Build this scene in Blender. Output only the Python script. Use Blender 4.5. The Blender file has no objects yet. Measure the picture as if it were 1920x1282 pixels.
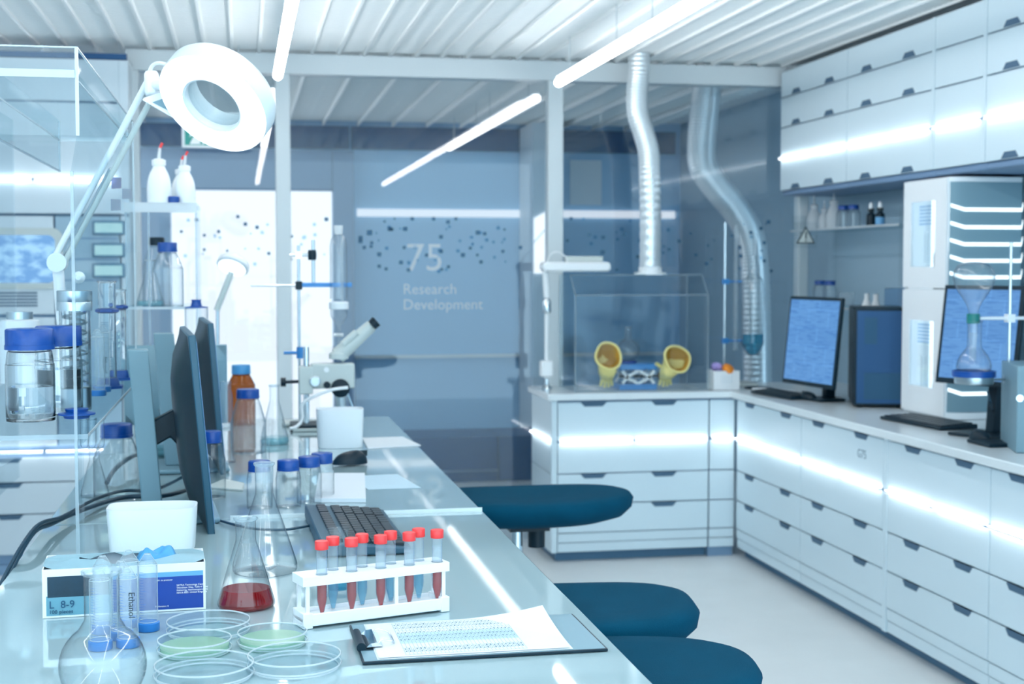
import bpy, math, random
from mathutils import Vector, Matrix
random.seed(7)
S = bpy.context.scene
COL = S.collection
PI = math.pi

# ------------------------------------------------------------------ view geometry
FPX = 2650.0; HC = 1.5
PITCH = math.atan(141 / FPX); YAW = math.atan(508 / FPX * math.cos(PITCH))
_sy, _cy, _sp, _cp = math.sin(YAW), math.cos(YAW), math.sin(PITCH), math.cos(PITCH)
RT = Vector((_cy, -_sy, 0)); FW = Vector((_sy * _cp, _cy * _cp, -_sp)); UP = Vector((_sy * _sp, _cy * _sp, _cp))
CAM = Vector((0, 0, HC))
def ray(u, v): return FW + RT * ((u - 960) / FPX) - UP * ((v - 641) / FPX)
def atz(u, v, z):
    d = ray(u, v); return CAM + d * ((z - HC) / d.z)
def aty(u, v, y):
    d = ray(u, v); return CAM + d * (y / d.y)
def atx(u, v, x):
    d = ray(u, v); return CAM + d * (x / d.x)

# ------------------------------------------------------------------ materials
def lin(c):
    c = c / 255.0
    return c / 12.92 if c <= 0.04045 else ((c + 0.055) / 1.055) ** 2.4
def rgb(r, g, b): return (lin(r), lin(g), lin(b), 1)
def newmat(name):
    m = bpy.data.materials.new(name); m.use_nodes = True
    nt = m.node_tree; nt.nodes.clear()
    out = nt.nodes.new('ShaderNodeOutputMaterial')
    return m, nt, out
def pbr(name, col, rough=0.4, metal=0.0, noise=0.0, scale=8.0, bump=0.0, bscale=200.0, coat=0.0, stretch=None, spec=0.5):
    m, nt, out = newmat(name)
    b = nt.nodes.new('ShaderNodeBsdfPrincipled')
    b.inputs['Base Color'].default_value = col; b.inputs['Roughness'].default_value = rough
    b.inputs['Metallic'].default_value = metal; b.inputs['Coat Weight'].default_value = coat
    b.inputs['Specular IOR Level'].default_value = spec
    tc = nt.nodes.new('ShaderNodeTexCoord')
    mp = nt.nodes.new('ShaderNodeMapping')
    nt.links.new(tc.outputs['Object'], mp.inputs['Vector'])
    if stretch: mp.inputs['Scale'].default_value = stretch
    nz = nt.nodes.new('ShaderNodeTexNoise'); nz.inputs['Scale'].default_value = scale; nz.inputs['Detail'].default_value = 5
    nt.links.new(mp.outputs['Vector'], nz.inputs['Vector'])
    mx = nt.nodes.new('ShaderNodeMix'); mx.data_type = 'RGBA'
    k = 1 - max(noise, 0.02)
    mx.inputs['A'].default_value = (col[0] * k, col[1] * k, col[2] * k, 1); mx.inputs['B'].default_value = col
    nt.links.new(nz.outputs['Fac'], mx.inputs['Factor'])
    nt.links.new(mx.outputs['Result'], b.inputs['Base Color'])
    if bump:
        n2 = nt.nodes.new('ShaderNodeTexNoise'); n2.inputs['Scale'].default_value = bscale
        nt.links.new(tc.outputs['Object'], n2.inputs['Vector'])
        bp = nt.nodes.new('ShaderNodeBump'); bp.inputs['Strength'].default_value = bump; bp.inputs['Distance'].default_value = 0.01
        nt.links.new(n2.outputs['Fac'], bp.inputs['Height']); nt.links.new(bp.outputs['Normal'], b.inputs['Normal'])
    nt.links.new(b.outputs['BSDF'], out.inputs['Surface'])
    return m
def glow(name, col, strength):
    m, nt, out = newmat(name)
    e = nt.nodes.new('ShaderNodeEmission'); e.inputs['Color'].default_value = col; e.inputs['Strength'].default_value = strength
    nt.links.new(e.outputs['Emission'], out.inputs['Surface'])
    return m
def clear(name, mid, edge, rough=0.0, ior=1.5, power=2.2, body=None, bodyfac=0.0, const=None):
    """thin clear wall: see-through, tinted more where seen edge-on, with Fresnel reflections"""
    m, nt, out = newmat(name)
    lw = nt.nodes.new('ShaderNodeLayerWeight'); lw.inputs['Blend'].default_value = 0.5
    pw = nt.nodes.new('ShaderNodeMath'); pw.operation = 'POWER'; pw.inputs[1].default_value = power
    nt.links.new(lw.outputs['Facing'], pw.inputs[0])
    mx = nt.nodes.new('ShaderNodeMix'); mx.data_type = 'RGBA'
    mx.inputs['A'].default_value = mid; mx.inputs['B'].default_value = edge
    nt.links.new(pw.outputs[0], mx.inputs['Factor'])
    tr = nt.nodes.new('ShaderNodeBsdfTransparent'); nt.links.new(mx.outputs['Result'], tr.inputs['Color'])
    gl = nt.nodes.new('ShaderNodeBsdfGlossy'); gl.inputs['Roughness'].default_value = rough
    fr = nt.nodes.new('ShaderNodeFresnel'); fr.inputs['IOR'].default_value = ior
    ge = nt.nodes.new('ShaderNodeNewGeometry'); mi = nt.nodes.new('ShaderNodeMix')   # same reflectance from both faces of the thin wall
    mi.inputs['A'].default_value = ior; mi.inputs['B'].default_value = 1 / ior
    nt.links.new(ge.outputs['Backfacing'], mi.inputs['Factor']); nt.links.new(mi.outputs['Result'], fr.inputs['IOR'])
    ms = nt.nodes.new('ShaderNodeMixShader')
    if const is None: nt.links.new(fr.outputs['Fac'], ms.inputs['Fac'])
    else: ms.inputs['Fac'].default_value = const
    nt.links.new(gl.outputs['BSDF'], ms.inputs[2])
    if body:
        df = nt.nodes.new('ShaderNodeBsdfDiffuse'); df.inputs['Color'].default_value = body
        tl = nt.nodes.new('ShaderNodeBsdfTranslucent'); tl.inputs['Color'].default_value = body
        m0 = nt.nodes.new('ShaderNodeMixShader'); m0.inputs['Fac'].default_value = 0.5
        nt.links.new(df.outputs[0], m0.inputs[1]); nt.links.new(tl.outputs[0], m0.inputs[2])
        m1 = nt.nodes.new('ShaderNodeMixShader'); m1.inputs['Fac'].default_value = bodyfac
        nt.links.new(tr.outputs[0], m1.inputs[1]); nt.links.new(m0.outputs[0], m1.inputs[2])
        nt.links.new(m1.outputs[0], ms.inputs[1])
    else:
        nt.links.new(tr.outputs[0], ms.inputs[1])
    nt.links.new(ms.outputs[0], out.inputs['Surface'])
    return m
def screenmat(name, base, dark, strength, scale, brick=False):
    m, nt, out = newmat(name)
    tc = nt.nodes.new('ShaderNodeTexCoord'); mp = nt.nodes.new('ShaderNodeMapping'); mp.inputs['Scale'].default_value = scale
    nt.links.new(tc.outputs['Generated'], mp.inputs['Vector'])
    br = nt.nodes.new('ShaderNodeTexNoise'); br.inputs['Scale'].default_value = 1.0; br.inputs['Detail'].default_value = 3
    nt.links.new(mp.outputs['Vector'], br.inputs['Vector'])
    rp = nt.nodes.new('ShaderNodeValToRGB')
    if brick:                                  # window layout: blocks of lines on a blue page
        sp = nt.nodes.new('ShaderNodeSeparateXYZ'); cm = nt.nodes.new('ShaderNodeCombineXYZ')
        nt.links.new(mp.outputs['Vector'], sp.inputs[0]); nt.links.new(sp.outputs['X'], cm.inputs['X']); nt.links.new(sp.outputs['Z'], cm.inputs['Y'])
        bk = nt.nodes.new('ShaderNodeTexBrick'); bk.inputs['Scale'].default_value = 1.0; bk.inputs['Mortar Size'].default_value = 0.03
        bk.inputs['Color1'].default_value = base; bk.inputs['Color2'].default_value = tuple((a * .75 + b * .25) for a, b in zip(base, dark)); bk.inputs['Mortar'].default_value = tuple(min(1, a * 1.15) for a in base)
        bk.inputs['Brick Width'].default_value = 1.3; bk.inputs['Row Height'].default_value = 1.1
        nt.links.new(cm.outputs[0], bk.inputs['Vector'])
        wv = nt.nodes.new('ShaderNodeTexNoise'); wv.inputs['Scale'].default_value = 1.0; wv.inputs['Detail'].default_value = 2
        m2 = nt.nodes.new('ShaderNodeMapping'); m2.inputs['Scale'].default_value = (6, 1, 60)
        nt.links.new(tc.outputs['Generated'], m2.inputs['Vector']); nt.links.new(m2.outputs[0], wv.inputs['Vector'])
        gt = nt.nodes.new('ShaderNodeMath'); gt.operation = 'GREATER_THAN'; gt.inputs[1].default_value = 0.56
        nt.links.new(wv.outputs['Fac'], gt.inputs[0])
        md = nt.nodes.new('ShaderNodeMath'); md.operation = 'MULTIPLY'; md.inputs[1].default_value = 0.55; nt.links.new(gt.outputs[0], md.inputs[0])
        bm = nt.nodes.new('ShaderNodeMix'); bm.data_type = 'RGBA'; bm.inputs['B'].default_value = dark
        nt.links.new(md.outputs[0], bm.inputs['Factor']); nt.links.new(bk.outputs['Color'], bm.inputs['A'])
    rp.color_ramp.elements[0].position = 0.42; rp.color_ramp.elements[0].color = dark
    rp.color_ramp.elements[1].position = 0.6; rp.color_ramp.elements[1].color = base
    nt.links.new(br.outputs['Fac'], rp.inputs['Fac'])
    e = nt.nodes.new('ShaderNodeEmission'); e.inputs['Strength'].default_value = strength
    nt.links.new((bm.outputs['Result'] if brick else rp.outputs['Color']), e.inputs['Color'])
    g = nt.nodes.new('ShaderNodeBsdfGlossy'); g.inputs['Roughness'].default_value = 0.15
    ms = nt.nodes.new('ShaderNodeMixShader'); ms.inputs['Fac'].default_value = 0.05
    nt.links.new(e.outputs[0], ms.inputs[1]); nt.links.new(g.outputs[0], ms.inputs[2])
    nt.links.new(ms.outputs[0], out.inputs['Surface'])
    return m
M = {}
def solid_glass(name, col, ior=1.47):
    m, nt, out = newmat(name)
    b = nt.nodes.new('ShaderNodeBsdfPrincipled'); b.inputs['Base Color'].default_value = col; b.inputs['Roughness'].default_value = 0.0
    b.inputs['IOR'].default_value = ior; b.inputs['Transmission Weight'].default_value = 1.0
    nt.links.new(b.outputs[0], out.inputs['Surface']); return m
M['glass_real'] = solid_glass('solid glass', (0.97, 0.99, 1, 1))
M['water_real'] = solid_glass('clear liquid', (0.95, 0.98, 1, 1), 1.33)
M['panel'] = pbr('white lacquer', rgb(208, 227, 236), 0.32, noise=0.03, scale=2)
M['panel_edge'] = pbr('blue grey carcass', rgb(120, 152, 182), 0.5)
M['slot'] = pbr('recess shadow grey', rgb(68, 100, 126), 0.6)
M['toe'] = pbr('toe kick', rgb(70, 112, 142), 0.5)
M['worktop'] = pbr('worktop laminate', rgb(222, 232, 236), 0.22, noise=0.05, scale=60)
M['bench_glass'] = pbr('back painted glass', rgb(160, 184, 190), 0.03, noise=0.02, scale=1, coat=0.3)
M['bench_edge'] = pbr('polished glass edge', rgb(225, 238, 240), 0.15)
M['floor'] = pbr('pale vinyl floor', rgb(226, 230, 230), 0.28, noise=0.16, scale=3.5)
M['wall'] = pbr('blue grey wall', rgb(160, 190, 208), 0.55, noise=0.10, scale=3)
M['wall_pale'] = pbr('pale wall', rgb(205, 220, 230), 0.5)
M['wall_deep'] = pbr('deep blue wall', rgb(152, 198, 232), 0.4, noise=0.10, scale=1.2)
M['plinth'] = pbr('dark blue plinth', rgb(10, 78, 128), 0.5, noise=0.1)
M['ceil'] = pbr('white ceiling louvre', rgb(244, 249, 250), 0.5)
M['frame'] = pbr('pale grey frame', rgb(212, 222, 226), 0.4)
M['frame_dark'] = pbr('blue door frame', rgb(110, 140, 172), 0.45)
M['lamp_tube'] = glow('lamp tube', (1, 1, 1, 1), 8.5)
M['tube_rear'] = glow('rear glowing tube', (1, 1, 1, 1), 1.3)
M['led'] = glow('led', (0.93, 0.97, 1, 1), 4)
M['ring_led'] = glow('ring led', (1, 1, 1, 1), 4)
M['door_glow'] = glow('daylit frosted door', (0.88, 0.93, 1, 1), 0.5)
M['patch_glow'] = glow('sunlit patch glow', (0.9, 0.95, 1, 1), 0.55)
M['cool_glow'] = glow('cool light', (0.78, 0.94, 1, 1), 0.9)
M['cab_glow'] = glow('cabinet inner light', (0.8, 0.93, 1, 1), 1.0)
M['white'] = pbr('white plastic', rgb(238, 243, 246), 0.35)
M['white_soft'] = pbr('matt white', rgb(232, 239, 243), 0.55)
M['milky'] = clear('milky plastic', (0.9, 0.95, 0.97, 1), (0.7, 0.8, 0.85, 1), 0.2, 1.4, body=rgb(244, 248, 250), bodyfac=0.72)
M['frost'] = clear('frosted plastic', (0.92, 0.96, 0.98, 1), (0.72, 0.84, 0.9, 1), 0.1, 1.4, body=rgb(238, 246, 250), bodyfac=0.25)
M['steel'] = pbr('brushed steel', rgb(200, 212, 218), 0.28, metal=1.0, noise=0.06, scale=40, stretch=(1, 1, 30))
M['chrome'] = pbr('chrome', rgb(225, 232, 236), 0.08, metal=1.0)
M['foil'] = pbr('ribbed foil duct', rgb(226, 234, 238), 0.32, metal=0.55, noise=0.08, scale=30)
M['dark'] = pbr('dark blue black plastic', rgb(4, 36, 50), 0.4, noise=0.1, spec=0.3)
M['dark_edge'] = pbr('slate bezel', rgb(28, 78, 100), 0.3)
M['key'] = pbr('key plastic', rgb(8, 30, 42), 0.35)
M['kb_body'] = pbr('keyboard body', rgb(40, 80, 100), 0.45)
M['grey_stand'] = pbr('grey stand', rgb(120, 154, 168), 0.45, noise=0.04)
M['grey_light'] = pbr('light grey paint', rgb(196, 206, 204), 0.45)
M['fabric'] = pbr('stool fabric', rgb(0, 72, 98), 0.9, noise=0.25, scale=14, bump=0.25, bscale=600, spec=0.12)
M['cap_blue'] = pbr('blue cap', rgb(8, 72, 152), 0.35)
M['cap_sky'] = pbr('sky blue cap', rgb(70, 150, 205), 0.35)
M['cap_red'] = pbr('red cap', rgb(238, 64, 64), 0.4)
M['blue_lid'] = pbr('tube lid blue', rgb(40, 122, 196), 0.35)
M['glass'] = clear('clear glass', (0.975, 0.988, 0.99, 1), (0.06, 0.18, 0.25, 1), 0.0, 1.7, power=3.4)
M['glass_far'] = clear('clear glass far', (0.97, 0.985, 0.99, 1), (0.16, 0.30, 0.40, 1), 0.0, 1.65, power=2.8, body=rgb(240, 248, 252), bodyfac=0.05)
M['pane'] = clear('window pane', (0.93, 0.965, 0.985, 1), (0.85, 0.92, 0.96, 1), 0.0, 1.52, power=1.0)
M['acrylic'] = clear('clear acrylic', (0.968, 0.978, 0.982, 1), (0.87, 0.92, 0.94, 1), 0.0, 1.14, power=1.0, const=0.035)
M['acrylic_edge'] = clear('polished acrylic edge', (0.8, 0.9, 0.93, 1), (0.75, 0.86, 0.9, 1), 0.25, 1.49, body=rgb(242, 249, 252), bodyfac=0.75)
M['acrylic_side'] = clear('acrylic front edge', (0.85, 0.92, 0.95, 1), (0.8, 0.9, 0.93, 1), 0.2, 1.49, body=rgb(222, 234, 240), bodyfac=0.3)
M['water'] = clear('water', (0.93, 0.97, 0.985, 1), (0.6, 0.74, 0.8, 1), 0.0, 1.33, power=2.5)
M['red_liq'] = clear('red liquid', (0.66, 0.05, 0.06, 1), (0.32, 0.01, 0.015, 1), 0.02, 1.33, body=rgb(196, 14, 26), bodyfac=0.4)
M['red_tube'] = clear('red sample', (0.80, 0.32, 0.33, 1), (0.56, 0.15, 0.17, 1), 0.05, 1.33, body=rgb(226, 78, 82), bodyfac=0.42)
M['blue_liq'] = clear('pale blue sample', (0.55, 0.83, 0.93, 1), (0.4, 0.68, 0.84, 1), 0.05, 1.33, body=rgb(150, 208, 232), bodyfac=0.25)
M['blue_deep'] = clear('blue liquid', (0.36, 0.78, 0.9, 1), (0.2, 0.6, 0.78, 1), 0.02, 1.33, body=rgb(60, 170, 205), bodyfac=0.35)
M['teal_liq'] = clear('faint teal liquid', (0.62, 0.86, 0.9, 1), (0.5, 0.76, 0.82, 1), 0.02, 1.33, body=rgb(150, 210, 220), bodyfac=0.3)
M['amber'] = clear('amber glass', (0.62, 0.3, 0.05, 1), (0.35, 0.1, 0.02, 1), 0.0, 1.5, body=rgb(190, 112, 20), bodyfac=0.45)
M['agar'] = clear('green agar', (0.78, 0.95, 0.84, 1), (0.7, 0.9, 0.8, 1), 0.2, 1.33, body=rgb(206, 240, 216), bodyfac=0.8)
M['paper'] = pbr('paper', rgb(222, 230, 236), 0.6)
M['orange'] = pbr('orange plastic', rgb(250, 150, 50), 0.45)
M['purple'] = pbr('lilac plastic', rgb(176, 160, 226), 0.45)
M['yellow'] = pbr('yellow rubber', rgb(240, 228, 150), 0.5, noise=0.08, scale=10)
M['yellow_in'] = pbr('ochre rubber lining', rgb(206, 158, 58), 0.55, noise=0.25, scale=14)
M['jack_blue'] = pbr('lab jack blue', rgb(58, 138, 206), 0.35)
M['green_clip'] = pbr('green plastic clip', rgb(20, 120, 116), 0.4)
M['exit_green'] = pbr('exit sign green', rgb(50, 158, 146), 0.4)
M['cable'] = pbr('dark cable', rgb(22, 62, 82), 0.45)
M['box_teal'] = pbr('teal card print', rgb(112, 172, 192), 0.45, noise=0.3, scale=14)
M['box_dark'] = pbr('dark photo print', rgb(20, 62, 84), 0.45, noise=0.6, scale=40)
M['box_blue'] = pbr('royal blue print', rgb(18, 66, 156), 0.45)
M['box_sky'] = pbr('light blue print', rgb(104, 168, 214), 0.45)
M['box_top'] = pbr('silver blue card', rgb(152, 192, 206), 0.3, noise=0.2, scale=20)
M['ink'] = pbr('ink', rgb(28, 82, 116), 0.6)
M['ink_black'] = pbr('black ink', rgb(24, 44, 52), 0.6)
M['ink_blue'] = pbr('blue ink', rgb(44, 110, 190), 0.6)
M['ink_grey'] = pbr('grey ink', rgb(110, 140, 156), 0.6)
M['ink_white'] = pbr('white ink', rgb(245, 248, 250), 0.6)
M['band_blue'] = pbr('pale blue band', rgb(186, 212, 226), 0.6)
M['etch'] = clear('etched lettering', (1, 1, 1, 1), (1, 1, 1, 1), 0.3, 1.3, body=rgb(236, 244, 250), bodyfac=0.85)
M['dot'] = pbr('dark dot film', rgb(58, 104, 136), 0.6)
M['dot_pale'] = clear('pale dot film', (0.72, 0.84, 0.92, 1), (0.7, 0.82, 0.9, 1), 0.4, 1.1)
M['nitrile'] = pbr('blue nitrile', rgb(70, 150, 200), 0.5)
M['screen'] = screenmat('monitor picture', rgb(104, 160, 222), rgb(70, 124, 192), 0.42, (3.2, 3.2, 5), brick=True)
M['screen_cell'] = screenmat('cell picture', rgb(150, 200, 238), rgb(90, 146, 204), 0.5, (7, 5, 5))
M['display'] = glow('display window', rgb(176, 222, 230), 0.45)
M['display_rim'] = pbr('display bezel', rgb(84, 130, 156), 0.4)
M['panel_dim'] = pbr('light grey panel', rgb(206, 220, 228), 0.4)
M['lens'] = clear('magnifier lens', (0.92, 0.96, 0.97, 1), (0.6, 0.72, 0.78, 1), 0.0, 1.6, power=1.5)
M['decal'] = clear('violet film', (0.45, 0.5, 0.72, 1), (0.4, 0.45, 0.7, 1), 0.3, 1.1)
M['decal_pale'] = clear('pale blue film', (0.7, 0.8, 0.9, 1), (0.7, 0.8, 0.9, 1), 0.3, 1.1)
M['mesh_glow'] = glow('perforated glow', rgb(178, 222, 242), 0.95)
M['orange_label'] = pbr('orange label', rgb(244, 140, 66), 0.5)

# ------------------------------------------------------------------ mesh builder
class MB:
    def __init__(s): s.v = []; s.f = []; s.mi = []; s.cur = 0
    def add(s, vs, fs):
        o = len(s.v); s.v += [tuple(q) for q in vs]; s.f += [tuple(i + o for i in f) for f in fs]; s.mi += [s.cur] * len(fs); return s
    def mat(s, i): s.cur = i; return s
    def box(s, a, b):
        x0, y0, z0 = a; x1, y1, z1 = b
        return s.add([(x0, y0, z0), (x1, y0, z0), (x1, y1, z0), (x0, y1, z0), (x0, y0, z1), (x1, y0, z1), (x1, y1, z1), (x0, y1, z1)],
                     [(0, 3, 2, 1), (4, 5, 6, 7), (0, 1, 5, 4), (1, 2, 6, 5), (2, 3, 7, 6), (3, 0, 4, 7)])
    def cbox(s, c, sz): return s.box([c[i] - sz[i] / 2 for i in range(3)], [c[i] + sz[i] / 2 for i in range(3)])
    def lathe(s, prof, c=(0, 0, 0), n=32, rib=0.0, axis=None):
        """profile of (r, z); rib alternates the radius; axis: 3x3 matrix or None"""
        o = []; c = Vector(c)
        for r, z in prof:
            for i in range(n):
                a = 2 * PI * i / n; rr = r * (1 + (rib if i % 2 else 0))
                p = Vector((rr * math.cos(a), rr * math.sin(a), z))
                if axis is not None: p = axis @ p
                o.append(c + p)
        fs = []
        m = len(prof)
        for k in range(m - 1):
            for i in range(n):
                j = (i + 1) % n
                fs.append((k * n + i, k * n + j, (k + 1) * n + j, (k + 1) * n + i))
        if prof[0][0] > 1e-6: fs.append(tuple(range(n - 1, -1, -1))) if s.capped else None
        if prof[-1][0] > 1e-6 and s.capped: fs.append(tuple((m - 1) * n + i for i in range(n)))
        return s.add(o, fs)
    capped = True
    def open(s): s.capped = False; return s
    def rod(s, p, q, r0, r1=None, n=16):
        p = Vector(p); q = Vector(q); r1 = r0 if r1 is None else r1
        d = (q - p); L = d.length; ax = d.normalized().to_track_quat('Z', 'Y').to_matrix()
        return s.lathe([(r0, 0), (r1, L)], p, n, axis=ax)
    def tube(s, pts, r, n=10, smooth=6):
        pts = [Vector(p) for p in pts]
        if smooth > 1 and len(pts) > 2:
            out = []
            for i in range(len(pts) - 1):
                p0 = pts[max(i - 1, 0)]; p1 = pts[i]; p2 = pts[i + 1]; p3 = pts[min(i + 2, len(pts) - 1)]
                for k in range(smooth):
                    t = k / smooth
                    out.append(0.5 * ((2 * p1) + (p2 - p0) * t + (2 * p0 - 5 * p1 + 4 * p2 - p3) * t * t + (3 * p1 - p0 - 3 * p2 + p3) * t ** 3))
            out.append(pts[-1]); pts = out
        vs = []; m = len(pts); up = Vector((0, 0, 1))
        prev = None
        for i, p in enumerate(pts):
            t = (pts[min(i + 1, m - 1)] - pts[max(i - 1, 0)]).normalized()
            if prev is None:
                a = t.cross(up)
                if a.length < 0.05: a = t.cross(Vector((1, 0, 0)))
                a.normalize()
            else:
                a = (prev - t * prev.dot(t)).normalized()
            prev = a; b = t.cross(a)
            rr = r[i] if isinstance(r, list) else (r(i / (m - 1)) if callable(r) else r)
            for k in range(n):
                an = 2 * PI * k / n
                vs.append(p + a * (rr * math.cos(an)) + b * (rr * math.sin(an)))
        fs = []
        for i in range(m - 1):
            for k in range(n):
                j = (k + 1) % n
                fs.append((i * n + k, i * n + j, (i + 1) * n + j, (i + 1) * n + k))
        if s.capped:
            fs.append(tuple(range(n - 1, -1, -1))); fs.append(tuple((m - 1) * n + k for k in range(n)))
        return s.add(vs, fs)
    def prism(s, poly, off):
        """polygon of 3-D points extruded along off"""
        n = len(poly); off = Vector(off); P = [Vector(p) for p in poly]
        vs = P + [p + off for p in P]
        nr = Vector((0, 0, 0))
        for i in range(n): nr += P[i].cross(P[(i + 1) % n])
        flip = nr.dot(off) < 0
        fs = [tuple(range(n - 1, -1, -1)), tuple(range(n, 2 * n))] + [(i, (i + 1) % n, n + (i + 1) % n, n + i) for i in range(n)]
        if flip: fs = [tuple(reversed(f)) for f in fs]
        return s.add(vs, fs)
    def build(s, name, mats, parent=None, bevel=0.0, smooth=35, world=True, seg=2):
        me = bpy.data.meshes.new(name)
        off = Vector((0, 0, 0))
        if parent is not None and world:
            q = parent
            while q is not None: off += Vector(q.location); q = q.parent
        me.from_pydata([Vector(p) - off for p in s.v], [], s.f)
        me.validate()
        ms = mats if isinstance(mats, (list, tuple)) else [mats]
        for k in ms: me.materials.append(M[k] if isinstance(k, str) else k)
        if len(ms) > 1 and len(me.polygons) == len(s.mi):
            for p, i in zip(me.polygons, s.mi): p.material_index = i
        me.shade_smooth(); me.set_sharp_from_angle(angle=math.radians(smooth))
        o = bpy.data.objects.new(name, me); COL.objects.link(o)
        if parent is not None: o.parent = parent
        if bevel:
            b = o.modifiers.new('bevel', 'BEVEL'); b.width = bevel; b.segments = seg; b.limit_method = 'ANGLE'; b.angle_limit = math.radians(40)
        return o
def tag(o, label=None, cat=None, group=None, kind=None):
    if label: o['label'] = label
    if cat: o['category'] = cat
    if group: o['group'] = group
    if kind: o['kind'] = kind
    return o
def thing(name, label, cat, loc=(0, 0, 0), rz=0.0, group=None):
    o = bpy.data.objects.new(name, None); COL.objects.link(o); o.empty_display_size = 0.05
    o.location = loc; o.rotation_euler = (0, 0, rz)
    return tag(o, label, cat, group)
def struct(o): o['kind'] = 'structure'; return o
def dup(root, loc, label, rz=None, group=None, scale=None):
    r = root.copy(); COL.objects.link(r); r.location = loc
    if rz is not None: r.rotation_euler = (0, 0, rz)
    if scale is not None: r.scale = scale
    r['label'] = label
    if group: r['group'] = group
    for ch in list(root.children):
        c = ch.copy(); COL.objects.link(c); c.parent = r
        for g in list(ch.children):
            d = g.copy(); COL.objects.link(d); d.parent = c
    return r
def text(name, s, size, m, parent, loc, rot=(PI / 2, 0, 0), extrude=0.0003, align='LEFT', sx=1.0):
    cu = bpy.data.curves.new(name, 'FONT'); cu.body = s; cu.size = size; cu.extrude = extrude; cu.align_x = align; cu.resolution_u = 3
    t = bpy.data.objects.new(name, cu); COL.objects.link(t)
    me = bpy.data.meshes.new_from_object(t)
    bpy.data.objects.remove(t); bpy.data.curves.remove(cu)
    me.name = name; me.materials.clear(); me.materials.append(M[m])
    o = bpy.data.objects.new(name, me); COL.objects.link(o)
    o.parent = parent; o.location = loc; o.rotation_euler = rot; o.scale = (sx, 1, 1)
    return o
# ================================================================== ROOM
PY = 7.45            # glass partition plane
BY = 11.2            # back wall of the room behind
WX = 3.25            # right wall
CZ = 2.6             # ceiling
struct(MB().box((-2.7, -1.0, -0.08), (3.9, BY + 0.1, 0)).build('floor', 'floor'))
c = MB().box((-2.7, -1.0, CZ + 0.07), (3.9, BY + 0.1, CZ + 0.12))
x = -2.6
while x < 3.3:
    c.box((x - 0.007, 1.0, CZ - 0.005), (x + 0.007, PY - 0.02, CZ + 0.07)); x += 0.135
y = 3.0
while y < PY - 0.05:
    c.box((-2.6, y - 0.006, CZ + 0.006), (3.3, y + 0.006, CZ + 0.07)); y += 0.045
y = PY + 0.12
while y < BY - 0.05:
    c.box((-2.6, y - 0.006, CZ + 0.03), (3.3, y + 0.006, CZ + 0.07)); y += 0.11
x = -2.6
while x < 3.3:
    c.box((x - 0.006, PY + 0.1, CZ), (x + 0.006, BY - 0.02, CZ + 0.07)); x += 0.27
struct(c.build('ceiling', 'ceil'))
struct(MB().box((WX, -1.0, 0), (WX + 0.1, PY + 0.05, CZ + 0.07)).build('wall_right', 'wall'))
struct(MB().box((-2.7, -1.0, 0), (-2.6, BY, CZ + 0.07)).build('wall_left', 'wall_pale'))
struct(MB().box((3.55, PY + 0.05, 0), (3.65, BY, CZ + 0.07)).build('wall_right_rear', 'wall'))
struct(MB().box((-2.7, BY, 0), (3.65, BY + 0.1, CZ + 0.07)).build('wall_back', 'wall_deep'))
# lit strip and ledge on the back wall, low plinth in front of it
bl = MB().box((0.9, BY - 0.03, 1.895), (3.5, BY - 0.001, 1.955)).build('trim_1', glow('wall light strip', (0.84, 0.9, 1, 1), 0.36)); struct(bl)
struct(MB().box((0.86, BY - 0.05, 0.775), (3.5, BY - 0.001, 0.80)).build('trim_2', 'frame'))
struct(MB().box((0.86, BY - 0.025, 2.42), (3.5, BY - 0.001, 2.597)).build('trim_3', 'plinth'))  # dark band painted as the shadow under the rear ceiling
struct(MB().box((-2.55, BY - 0.025, 2.42), (0.84, BY - 0.001, 2.597)).build('trim_4', 'plinth'))  # same painted shadow, continued over the door
# daylit frosted door in a blue frame
d = thing('door_1', None, None, (0.12, BY - 0.06, 0)); struct(d)
MB().box((-0.52, BY - 0.07, 0.005), (0.70, BY - 0.03, 2.085)).build('door_leaf', 'door_glow', d)
fr = MB(); fr.box((-1.1, BY - 0.12, 0.003), (-0.525, BY - 0.005, 2.085)); fr.box((0.705, BY - 0.12, 0.003), (0.87, BY - 0.005, 2.40)); fr.box((-1.1, BY - 0.12, 2.09), (0.70, BY - 0.005, 2.40))
fr.build('door_frame', 'frame_dark', d)
MB().box((-0.525, BY - 0.125, 2.086), (0.705, BY - 0.07, 2.10)).build('door_header', 'plinth', d)
lp = thing('low_plinth_cabinet', 'long low dark blue plinth cabinet on the floor of the back room behind the glass', 'cabinet', (1.3, 9.9, 0))
MB().box((-0.6, 9.68, 0.0), (1.75, 10.2, 0.315)).build('carcass', 'plinth', lp)
MB().box((-0.6, 9.665, 0.075), (1.75, 9.679, 0.085)).build('seam', 'frame_dark', lp)
MB().box((1.76, 9.68, 0.0), (2.3, 10.2, 0.315)).build('end_block', 'plinth', lp)
# pale pier in the back room, glowing slabs painted as sunlit patches
struct(MB().box((2.20, BY - 0.55, 0), (2.42, BY - 0.03, CZ)).build('trim_5', 'wall_pale'))
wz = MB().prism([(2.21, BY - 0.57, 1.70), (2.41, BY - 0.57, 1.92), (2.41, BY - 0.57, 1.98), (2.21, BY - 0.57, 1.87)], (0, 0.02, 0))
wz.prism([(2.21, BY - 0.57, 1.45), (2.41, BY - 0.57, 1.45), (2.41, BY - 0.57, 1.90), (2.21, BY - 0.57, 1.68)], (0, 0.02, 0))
struct(wz.build('window_4', 'patch_glow'))
nm = MB().box((2.62, BY - 0.02, 2.0), (2.88, BY - 0.004, 2.36)).build('notice_sheet', 'paper')
tag(nm, 'pale blank sheet high on the rear wall, left of the foil duct', 'sheet')

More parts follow.
